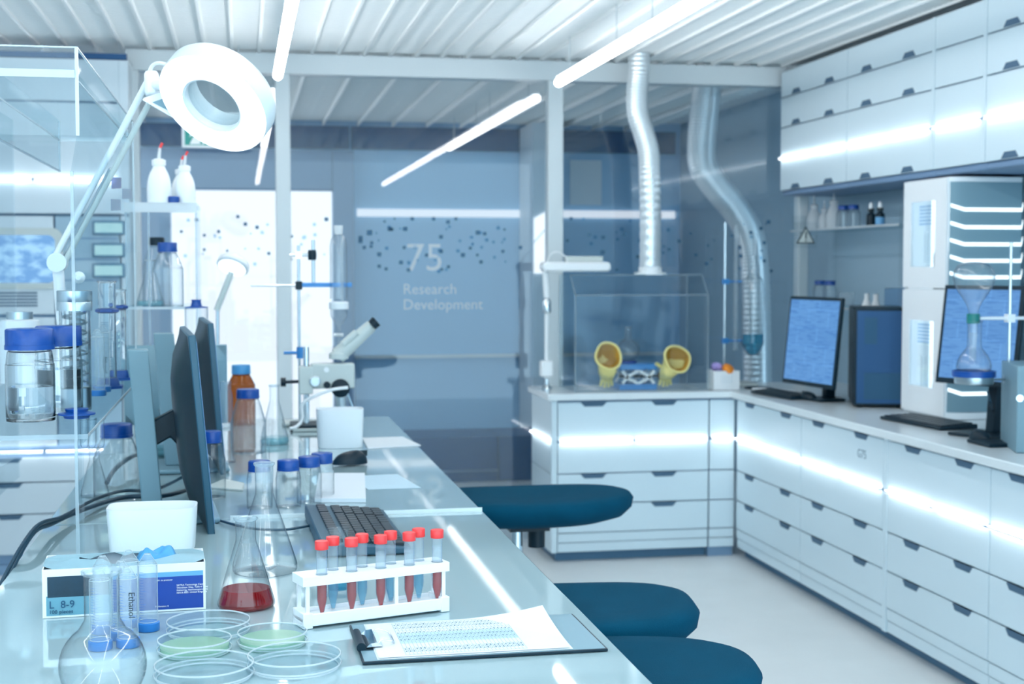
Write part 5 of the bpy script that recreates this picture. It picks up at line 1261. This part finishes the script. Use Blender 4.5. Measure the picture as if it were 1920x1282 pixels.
# ---- clipboard
a = atz(680, 1248, BZ); b = atz(1140, 1222, BZ); d_ = atz(648, 1180, BZ)
rc = math.atan2(b.y - a.y, b.x - a.x); CW = (b - a).length; CD = .217
t = thing('clipboard', 'dark blue clipboard at the right bench edge holding a printed table', 'clipboard', (a.x, a.y, BZ), rc)
MB().box((0, 0, .001), (CW, CD, .005)).build('board', 'dark', t, bevel=.001, world=False)
MB().box((.003, .003, .0051), (CW - .003, CD - .003, .0054)).build('board_face', 'grey_stand', t, world=False)
MB().lathe([(.0001, .0), (.007, .0), (.007, .085), (.0001, .085)], (.004, .060, .010), 16, axis=Matrix.Rotation(-PI / 2, 3, 'X')).box((.004, .060, .005), (.022, .145, .0065)).build('clip_bar', 'dark', t, world=False, smooth=50)
MB().tube([(.03, .07, .009), (.035, .075, .016), (.05, .075, .013), (.055, .085, .009), (.055, .125, .009), (.05, .135, .013), (.035, .138, .016), (.03, .140, .009)], .0013, 8, 4).build('wire_lever', 'chrome', t, world=False, smooth=60)
MB().prism([(.012, .065, .0085), (.018, .065, .014), (.028, .065, .015), (.036, .065, .0095)], (0, .08, 0)).build('clip_jaw', 'chrome', t, world=False)
def paper(label, x0, x1, y0, y1, z0, lift, lx):
    pt = thing('paper_sheet', label, 'paper', (a.x, a.y, BZ), rc, 'sheets on the clipboard')
    vs = []; fs = []; NX, NY = 30, 16
    def hz(u, v):
        k = max(0, (u + .55 * v - lx)); return z0 + lift * k * k
    for i in range(NX + 1):
        for j in range(NY + 1): u, v = i / NX, j / NY; vs.append((x0 + (x1 - x0) * u, y0 + (y1 - y0) * v, hz(u, v)))
    for i in range(NX):
        for j in range(NY): k = i * (NY + 1) + j; fs.append((k, k + NY + 1, k + NY + 2, k + 1))
    po = MB().add(vs, fs).build('sheet', 'paper', pt, smooth=80, world=False)
    return pt, hz
paper('lower paper sheet on the clipboard with its far corner curling up', .022, .312, .006, .212, .0060, .055, 1.00)
pt, hz = paper('upper paper sheet with a printed table on the clipboard', .024, .308, .010, .206, .0072, .010, 1.05)
X0, X1, Y0_, Y1_ = .065, .245, .018, .20
ln = MB(); bd = MB()
def P_(x, y, e=.0004): u = (x - .024) / .284; v = (y - .010) / .196; return (x, y, hz(u, v) + e)
def strip(mb, xa, ya, xb, yb):
    n = 6
    for k in range(n):
        y1_ = ya + (yb - ya) * k / n; y2_ = ya + (yb - ya) * (k + 1) / n
        mb.add([P_(xa, y1_), P_(xb, y1_), P_(xb, y2_), P_(xa, y2_)], [(0, 1, 2, 3)])
for k in range(32): x = X0 + (X1 - X0) * k / 31; strip(ln, x - .00022, Y0_, x + .00022, Y1_)
for fy in (0, .13, .2, .4, .5, .57, .75, .88, 1):
    y = Y0_ + (Y1_ - Y0_) * fy
    for k in range(10):
        xa = X0 + (X1 - X0) * k / 10; xb = X0 + (X1 - X0) * (k + 1) / 10
        ln.add([P_(xa, y - .0003), P_(xb, y - .0003), P_(xb, y + .0003), P_(xa, y + .0003)], [(0, 1, 2, 3)])
rt = random.Random(11)
for k in range(31):
    for fy in (.08, .15, .43, .53, .66, .82, .92):
        x = X0 + (X1 - X0) * (k + .3) / 31; y = Y0_ + (Y1_ - Y0_) * fy; w_ = rt.uniform(.003, .009)
        ln.add([P_(x, y), P_(x + .0022, y), P_(x + .0022, y + w_), P_(x, y + w_)], [(0, 1, 2, 3)])
ln.build('table_lines', 'ink_grey', pt, world=False)
for k in range(10):
    xa = X0 + (X1 - X0) * k / 10; xb = X0 + (X1 - X0) * (k + 1) / 10
    ya = Y0_ + (Y1_ - Y0_) * .34; yb = Y0_ + (Y1_ - Y0_) * .66
    bd.add([P_(xa, ya, .0002), P_(xb, ya, .0002), P_(xb, yb, .0002), P_(xa, yb, .0002)], [(0, 1, 2, 3)])
bd.build('shaded_band', 'band_blue', pt, world=False)

# ---- keyboard and mouse on the bench
keyboard((.328, 2.765, BZ), math.radians(91.5), .455, .180, 'dark keyboard lying behind the tube rack on the near bench', tilt=.10)
q = atz(658, 872, BZ); mouse((q.x, q.y, BZ + .0005), math.radians(195), 'dark glossy mouse on a white pad on the far bench', 1.0)
# papers and pads on the far bench
def sheet_(pts, label, th=.002, m='paper', cat='paper', name='paper_sheet', grp='papers on the far bench'):
    o = MB().prism([atz(u, v, BZ + .0008) for u, v in pts], (0, 0, th)).build(name, m, None); return tag(o, label, cat, grp)
sheet_([(590, 942), (598, 893), (684, 893), (686, 942)], 'thick white paper stack in front of the mouse on the far bench', .010)
sheet_([(655, 893), (745, 889), (790, 915), (690, 918)], 'printed sheet with pale blue picture right of the mouse', .001, 'band_blue')
sheet_([(690, 842), (680, 822), (755, 820), (789, 836)], 'white papers reaching over the right edge of the far bench', .003)
sheet_([(385, 915), (420, 900), (458, 908), (455, 921)], 'grey mat under the foot of the second monitor', .004, 'grey_light', 'mat', 'mat', None)
# ---- small bottles in a row
GB = 'small blue capped bottles in a row'
for (u, v, lb) in ((487, 952, 'small blue capped bottle at the left end of the row behind the tall flask'), (541, 950, 'small blue capped bottle, second in the row, nearest the keyboard'), (580, 942, 'small blue capped bottle, third in the row'), (604, 934, 'small blue capped bottle, last in the row, nearest the mouse')):
    q = atz(u, v, BZ); bottle((q.x, q.y, BZ + .0006), .030, .112, lb, neck=.72, capfrac=.22, capr=1.2, shoulder=.58, group=GB, glass='glass')
q = atz(397, 935, BZ); bottle((q.x, q.y + .02, BZ + .0006), .034, .165, 'blue capped bottle half hidden behind the nearest edge-on monitor', neck=.6, capfrac=.17, shoulder=.55, group='blue capped bottles on the benches')
q = atz(466, 848, BZ); bottle((q.x, q.y, BZ + .0006), .054, .195, 'blue capped clear bottle on the far bench before the amber bottle', neck=.52, capfrac=.14, shoulder=.45, group='blue capped bottles on the benches', glass='glass_far')
q = atz(453, 795, BZ); bottle((q.x, q.y, BZ + .0006), .050, .215, 'amber bottle with sky blue cap on the far bench', cap='cap_sky', glass='amber', neck=.55, capfrac=.15, shoulder=.62, group='blue capped bottles on the benches')
q = atz(424, 868, BZ); t = thing('glass_vial', 'tall slim glass cylinder left of the amber bottle', 'cylinder', (q.x, q.y, BZ + .0006))
MB().open().lathe([(.0001, .004), (.027, .002), (.027, .008), (.021, .014), (.021, .195), (.016, .215), (.016, .235), (.019, .237)], n=28).build('glass_tube', 'glass_far', t, world=False, smooth=50)
q = atz(515, 832, BZ); erlenmeyer((q.x, q.y, BZ + .0006), .046, .19, 'conical flask with faint blue liquid on the far bench left of the microscope', rn=.015, liquid='teal_liq', fill=.12, glass='glass_far')
q = atz(498, 880, BZ); t = thing('glass_tube', 'short upright glass tube behind the tall empty conical flask', 'tube', (q.x, q.y, BZ + .0006))
MB().open().lathe([(.0001, .001), (.012, .001), (.012, .085), (.014, .087)], n=20).build('tube_body', 'glass', t, world=False)
q = atz(318, 856, BZ); roundflask((q.x - .01, q.y, BZ + .0006), .052, .14, 'round flask with blue liquid behind the monitor stands', liquid='teal_liq', fill=.3, glass='glass_far')

# ---- microscope
sc_ = 2650 / 5.0
mc = atz(575, 806, BZ)
my = mc.y
def mp(u, v): return aty(u, v, my)
t = thing('microscope', 'pale grey stereo microscope on a boom stand at the end of the far bench', 'microscope', (mc.x, my, BZ))
MB().box((mc.x - .055, my - .05, BZ + .001), (mc.x + .075, my + .10, BZ + .022)).build('base', 'dark', t, bevel=.004)
MB().box((mc.x - .05, my - .062, BZ + .001), (mc.x + .10, my - .051, BZ + .012)).build('base_front', 'grey_light', t, bevel=.002)
a = mp(575, 735); MB().rod((mc.x, my, BZ + .02), (mc.x, my, mp(575, 650).z), .0105).build('column', 'chrome', t)
b0, b1 = mp(560, 738), mp(586, 686); MB().box((b0.x, my - .03, b0.z), (b1.x, my + .03, b1.z)).build('column_block', 'grey_light', t, bevel=.004)
b0, b1 = mp(583, 728), mp(664, 680); MB().box((b0.x, my - .028, b0.z), (b1.x, my + .028, b1.z)).build('boom_body', 'grey_light', t, bevel=.006)
k = mp(590, 714); MB().lathe([(.020, 0), (.020, .008), (.016, .01), (.015, .008), (.0001, .008)], (k.x, my - .028, k.z), 24, axis=Matrix.Rotation(PI / 2, 3, 'X')).build('side_dial', 'steel', t)
k = mp(611, 692); MB().lathe([(.009, 0), (.009, .006), (.0001, .006)], (k.x, my - .028, k.z), 18, axis=Matrix.Rotation(PI / 2, 3, 'X')).build('screw', 'white', t)
k = mp(612, 720); MB().lathe([(.012, 0), (.012, .012), (.0001, .012)], (k.x, my - .028, k.z), 16, axis=Matrix.Rotation(PI / 2, 3, 'X')).build('knob', 'dark', t)
k = mp(637, 726); MB().lathe([(.032, 0), (.032, .012), (.027, .014), (.022, .018), (.010, .022), (.0001, .022)], (k.x, my - .03, k.z), 32, axis=Matrix.Rotation(PI / 2, 3, 'X')).build('focus_knob', 'dark', t)
k0, k1 = mp(560, 715), mp(536, 716); MB().rod(k0, k1, .006).lathe([(.016, 0), (.016, .018)], tuple(k1), 8, axis=Matrix.Rotation(-PI / 2, 3, 'Y')).build('clamp_knob', 'dark', t)
h0, h1, h2 = mp(632, 668), mp(662, 640), mp(697, 610)
MB().lathe([(.034, -.012), (.034, .006), (.028, .012)], tuple(mp(635, 666)), 28).build('nose_ring', 'grey_light', t)
MB().rod(h0, h2, .030, .022, 24).build('eyepiece_body', 'grey_light', t, bevel=.003)
MB().rod(mp(642, 645) + Vector((0, -.02, 0)), mp(668, 622) + Vector((0, -.02, 0)), .013, .013, 16).build('prism_cover', 'grey_light', t)
dd = (h2 - h0).normalized()
for dy in (-.020, .020): MB().rod(h2 + Vector((0, dy, 0)), h2 + dd * .022 + Vector((0, dy, 0)), .017, .019, 20).build('eyepiece', 'dark', t)
MB().rod(mp(637, 735), mp(640, 770), .020, .015, 20).build('objective', 'steel', t)
MB().rod(mp(650, 735), mp(662, 765), .005, .005, 10).build('light_guide', 'chrome', t)
o = MB().tube([mp(650, 724) + Vector((0, -.055, 0)), mp(620, 728) + Vector((0, -.06, 0)), mp(588, 740) + Vector((0, -.05, 0)), mp(566, 756) + Vector((0, -.04, 0)), mp(566, 782) + Vector((0, -.04, 0)), mp(556, 796) + Vector((0, -.05, 0)), mp(542, 800) + Vector((0, -.06, 0))], .006, 10, 8).build('microscope_hose', 'white', None, smooth=60); tag(o, 'white hose looping from the microscope knob down to the bench', 'hose')
# ---- ring stand with funnel column
ry_ = my + .14
def rp(u, v): return aty(u, v, ry_)
rod0 = rp(561, 640)
t = thing('ring_stand', 'tall thin ring stand with clamps behind the microscope', 'stand', (rod0.x, ry_, BZ))
MB().box((rod0.x - .06, ry_ - .02, BZ + .001), (rod0.x + .10, ry_ + .10, BZ + .012)).build('base', 'grey_light', t, bevel=.003)
MB().rod((rod0.x, ry_, BZ + .01), (rod0.x, ry_, rp(561, 460).z), .005).build('rod', 'steel', t)
z_ = rp(561, 661).z; MB().lathe([(.018, -.02), (.018, .02)], (rod0.x + .008, ry_, z_), 16).rod((rod0.x - .055, ry_, z_), (rod0.x, ry_, z_), .006).build('blue_collar', 'jack_blue', t)
z_ = rp(561, 535).z; xa = rp(470, 535).x; xb = rp(659, 535).x
MB().rod((xa, ry_ - .012, z_), (rod0.x + .01, ry_ - .012, z_), .0035).build('side_rod', 'steel', t)
MB().box((rod0.x, ry_ - .02, z_ - .006), (xb, ry_ - .012, z_ + .010)).build('clamp_arm', 'jack_blue', t, bevel=.002)
MB().cbox((rod0.x, ry_ - .006, z_), (.024, .03, .03)).build('boss', 'dark', t, bevel=.003)
z2 = rp(561, 478).z
MB().rod((rod0.x - .03, ry_ - .008, z2), (rp(585, 478).x, ry_ - .008, z2), .005).cbox((rod0.x, ry_ - .006, z2), (.02, .026, .024)).build('boss', 'chrome', t)
xv = rp(585, 478).x
MB().lathe([(.014, -.018), (.016, 0), (.014, .018)], (xv, ry_ - .008, z2), 16).build('boss', 'dark', t)
MB().rod((xv + .004, ry_ - .008, z_), (xv + .004, ry_ - .008, rp(585, 450).z), .006).build('short_rod', 'steel', t)
ft2 = thing('filter_column', 'clear glass filter column with frosted neck held by the tall stand', 'glassware', (rp(634, 535).x, ry_ - .03, rp(634, 620).z))
xc, yc = rp(634, 535).x, ry_ - .03
Z_ = lambda v: rp(634, v).z
MB().open().lathe([(.031, Z_(560)), (.031, Z_(460)), (.026, Z_(448)), (.014, Z_(440))], (xc, yc, 0), 28).build('outer_tube', 'glass_far', ft2, smooth=50)
MB().lathe([(.014, Z_(440)), (.017, Z_(428)), (.017, Z_(423)), (.0001, Z_(423))], (xc, yc, 0), 20).build('stopper', 'milky', ft2)
MB().open().lathe([(.006, Z_(580)), (.006, Z_(440))], (xc + .012, yc, 0), 12).build('inner_tube', 'frost', ft2)
MB().lathe([(.034, Z_(579)), (.035, Z_(578)), (.035, Z_(567)), (.032, Z_(565))], (xc, yc, 0), 28).build('filter_ring', 'white', ft2)
MB().open().lathe([(.031, Z_(579)), (.030, Z_(592)), (.018, Z_(603)), (.007, Z_(610)), (.006, Z_(680))], (xc, yc, 0), 24).build('funnel', 'glass_far', ft2, smooth=50)
MB().rod((xc - .02, yc, Z_(627)), (xc + .015, yc, Z_(627)), .006).build('stopcock', 'white', ft2)
# ---- far acrylic shelf at the left
fx0, fx1, fy0, fy1 = -.36, -.135, 4.62, 5.05
t = thing('acrylic_shelf', 'smaller two tier acrylic shelf on the far bench with squeeze bottles on top', 'shelf', (-.24, 4.85, BZ))
for z_ in (1.695, 1.365): MB().box((fx0, fy0, z_), (fx1, fy1, z_ + .008)).build('board', 'acrylic', t)
MB().box((fx0, fy0 - .004, 1.672), (fx1 - .002, fy0, 1.703)).build('front_lip', 'milky', t)
MB().box((fx0, fy0 - .003, 1.365), (fx1, fy0, 1.373)).build('front_edge', 'acrylic_edge', t)
MB().box((fx0 + .07, fy0 + .001, BZ + .001), (fx0 + .077, fy0 + .008, 1.694)).build('front_post', 'acrylic_side', t)
for x_ in (fx0, fx1 - .008): MB().box((x_, fy0 + .02, BZ + .001), (x_ + .006, fy1 - .01, 1.695)).build('side_sheet', 'acrylic', t)
for x_ in (fx0, fx1 - .008): MB().box((x_, fy0 + .017, BZ + .001), (x_ + .006, fy0 + .02, 1.695)).build('sheet_edge', 'acrylic_side', t)
zt_ = 1.7036; zm_ = 1.3736
def fz(u, y): return aty(u, 400, y).x
washb((fz(299, 4.70), 4.70, zt_), 1.05, 'white squeeze bottle with red tip on the far acrylic shelf, nearer the ring lamp arm', tip='cap_red', bent=True, group='red tipped squeeze bottles')
washb((fz(347, 4.72), 4.72, zt_), .92, 'white squeeze bottle with red tip on the far acrylic shelf, right of the pair', tip='cap_red', bent=True, group='red tipped squeeze bottles')
washb((fz(340, 4.86), 4.86, zt_), .90, 'white squeeze bottle half hidden behind the right one on the far acrylic shelf', tip='cap_red', bent=True, group='red tipped squeeze bottles')
o = MB().lathe([(.018, 0), (.018, .020), (.016, .022), (.0001, .022)], (fz(326, 4.68), 4.68, zt_), 24).build('blue_cap', 'cap_blue', None); tag(o, 'loose blue cap between the squeeze bottles', 'cap')
bottle((fz(313, 4.72), 4.72, zm_), .050, .205, 'blue capped clear bottle on the lower tier of the far acrylic shelf', neck=.5, capfrac=.15, shoulder=.55, glass='glass_far', group='bottles on the far acrylic shelf')
bottle((fz(292, 4.90), 4.90, zm_), .045, .225, 'black capped clear bottle behind the blue capped one on the far acrylic shelf', cap='dark', neck=.5, capfrac=.12, shoulder=.55, glass='glass_far', group='bottles on the far acrylic shelf')
erlenmeyer((fz(280, 4.69), 4.69, zm_), .044, .150, 'conical flask with faint liquid at the left of the lower tier, far acrylic shelf', liquid='teal_liq', fill=.12, glass='glass_far')
t = thing('stoppered_cylinder', 'upturned clear cylinder with blue foot beside the bottle on the far acrylic shelf', 'cylinder', (fz(366, 4.80), 4.80, zm_ - .10))
xx = fz(366, 4.57)
t.location = (xx, 4.57, BZ + .0006)
MB().open().lathe([(.036, .002), (.036, .44)], n=28).build('outer_jar', 'glass_far', t, world=False)
MB().lathe([(.036, .440), (.036, .443), (.018, .445), (.014, .460), (.016, .466), (.0001, .466)], n=24).build('blue_lid', 'cap_blue', t, world=False)
# small ring lamp on the far bench
q = atz(408, 800, BZ); ly_ = q.y
def lp_(u, v): return aty(u, v, ly_)
t = thing('magnifier_lamp', 'small white desk lamp on a thin post at the far end of the left bench', 'lamp', (q.x, ly_, BZ))
MB().lathe([(.045, 0.001), (.045, .012), (.0001, .014)], (q.x, ly_, BZ), 24).build('foot', 'white', t)
MB().rod((q.x, ly_, BZ + .01), lp_(408, 580), .006).build('post', 'steel', t)
MB().rod(lp_(406, 582), lp_(434, 510), .011).build('arm', 'grey_light', t)
hq = lp_(437, 497)
MB().lathe([(.052, -.012), (.058, -.006), (.056, .010), (.030, .028), (.0001, .032)], tuple(hq), 32, axis=Matrix.Rotation(.35, 3, 'Y') @ Matrix.Rotation(-.55, 3, 'X')).build('lamp_head', 'white', t, smooth=50)
MB().lathe([(.0001, -.0135), (.048, -.0135), (.05, -.0125), (.0001, -.0122)], tuple(hq), 32, axis=Matrix.Rotation(.35, 3, 'Y') @ Matrix.Rotation(-.55, 3, 'X')).build('lamp_light', 'cool_glow', t)

# ================================================================== STOOLS
def stool(cx, cy, zt, hx, hy, rz, label, ex=2.6, post=(0, 0)):
    t = thing('lab_stool', label, 'stool', (cx, cy, 0), rz, 'stools at the benches')
    n = 56; R = 10; vs = []; fs = []
    prof = [(.0, 1.0)]
    def ring(s, z):
        o = []
        for k in range(n):
            a_ = 2 * PI * k / n; c_, s_ = math.cos(a_), math.sin(a_)
            d__ = (abs(c_) ** ex + abs(s_) ** ex) ** (-1 / ex)
            x_, y_ = hx * s * d__ * c_, hy * s * d__ * s_
            dish = .012 * (x_ / hx) ** 2 - .018 * max(0, s * s_) ** 2 * 0
            o.append((x_, y_, z + dish * (1 if z > zt - .03 else 0)))
        return o
    S_ = [(.30, zt - .080), (.72, zt - .078), (.90, zt - .062), (.985, zt - .036), (1.0, zt - .022), (.97, zt - .008), (.90, zt - .001), (.7, zt), (.35, zt - .004), (.05, zt - .005)]
    for s, z in S_: vs += ring(s, z)
    for i in range(len(S_) - 1):
        for k in range(n): j = (k + 1) % n; fs.append((i * n + k, i * n + j, (i + 1) * n + j, (i + 1) * n + k))
    fs.append(tuple(range(n - 1, -1, -1))); fs.append(tuple((len(S_) - 1) * n + k for k in range(n)))
    MB().add(vs, fs).build('seat', 'fabric', t, smooth=80, world=False)
    px_, py_ = post
    MB().rod((px_, py_, .16), (px_, py_, zt - .078), .024, .016, 20).build('gas_lift', 'chrome', t, world=False)
    MB().cbox((px_ + .03, py_, zt - .09), (.12, .10, .03)).rod((px_ + .06, py_, zt - .16), (px_ + .06, py_, zt - .09), .026).build('tilt_bracket', 'dark', t, world=False)
    MB().lathe([(.04, .10), (.04, .17), (.026, .18)], (px_, py_, 0), 20).build('hub', 'dark', t, world=False)
    for k in range(5):
        a_ = 2 * PI * k / 5 + .3; e_ = (px_ + .26 * math.cos(a_), py_ + .26 * math.sin(a_), .075)
        ar = MB().rod((px_ + .03 * math.cos(a_), py_ + .03 * math.sin(a_), .125), e_, .02, .013, 10).build('base_arm', 'dark', t, world=False)
        MB().lathe([(.018, -.014), (.027, -.010), (.027, .010), (.018, .014)], (e_[0], e_[1], .0275), 16, axis=Matrix.Rotation(PI / 2, 3, 'X')).rod((e_[0], e_[1], .04), e_, .006, n=8).build('caster', 'ink_black', ar, world=False)
    return t
stool(.84, 4.15, .815, .325, .20, .0, 'dark blue padded stool farthest from the camera, on a chrome post beside the far bench', 2.3, (-.03, .0))
stool(.63, 2.855, .80, .305, .20, -.12, 'dark blue padded stool in the middle of the row, partly behind the nearest seat', 3.0)
stool(.625, 2.42, .79, .285, .215, -.10, 'dark blue ribbed stool seat at the bottom edge, nearest the camera', 2.4)
# ================================================================== LIGHT, CAMERA
w = bpy.data.worlds.new('world'); S.world = w; w.use_nodes = True
nt = w.node_tree; nt.nodes.clear()
bgn = nt.nodes.new('ShaderNodeBackground'); bgn.inputs['Color'].default_value = (0.60, 0.85, 1.0, 1); bgn.inputs['Strength'].default_value = 1.5
wo = nt.nodes.new('ShaderNodeOutputWorld'); nt.links.new(bgn.outputs[0], wo.inputs['Surface'])
cam = bpy.data.cameras.new('camera'); co = bpy.data.objects.new('camera', cam); COL.objects.link(co)
cam.sensor_width = 36; cam.lens = FPX / 1920 * 36; cam.clip_start = .05; cam.clip_end = 60
co.location = CAM
co.matrix_world = Matrix(((RT.x, UP.x, -FW.x, CAM.x), (RT.y, UP.y, -FW.y, CAM.y), (RT.z, UP.z, -FW.z, CAM.z), (0, 0, 0, 1)))
cam.dof.use_dof = True; cam.dof.focus_distance = 2.35; cam.dof.aperture_fstop = 6.5
S.camera = co
S.view_settings.view_transform = 'Standard'; S.view_settings.look = 'None'; S.view_settings.gamma = 1.0; S.view_settings.use_curve_mapping = False
S.view_settings.exposure = 1.25
S.cycles.use_denoising = True
S.cycles.max_bounces = 14; S.cycles.transparent_max_bounces = 40; S.cycles.diffuse_bounces = 4; S.cycles.glossy_bounces = 5; S.cycles.transmission_bounces = 8
S.cycles.caustics_reflective = False; S.cycles.caustics_refractive = False; S.cycles.sample_clamp_indirect = 4
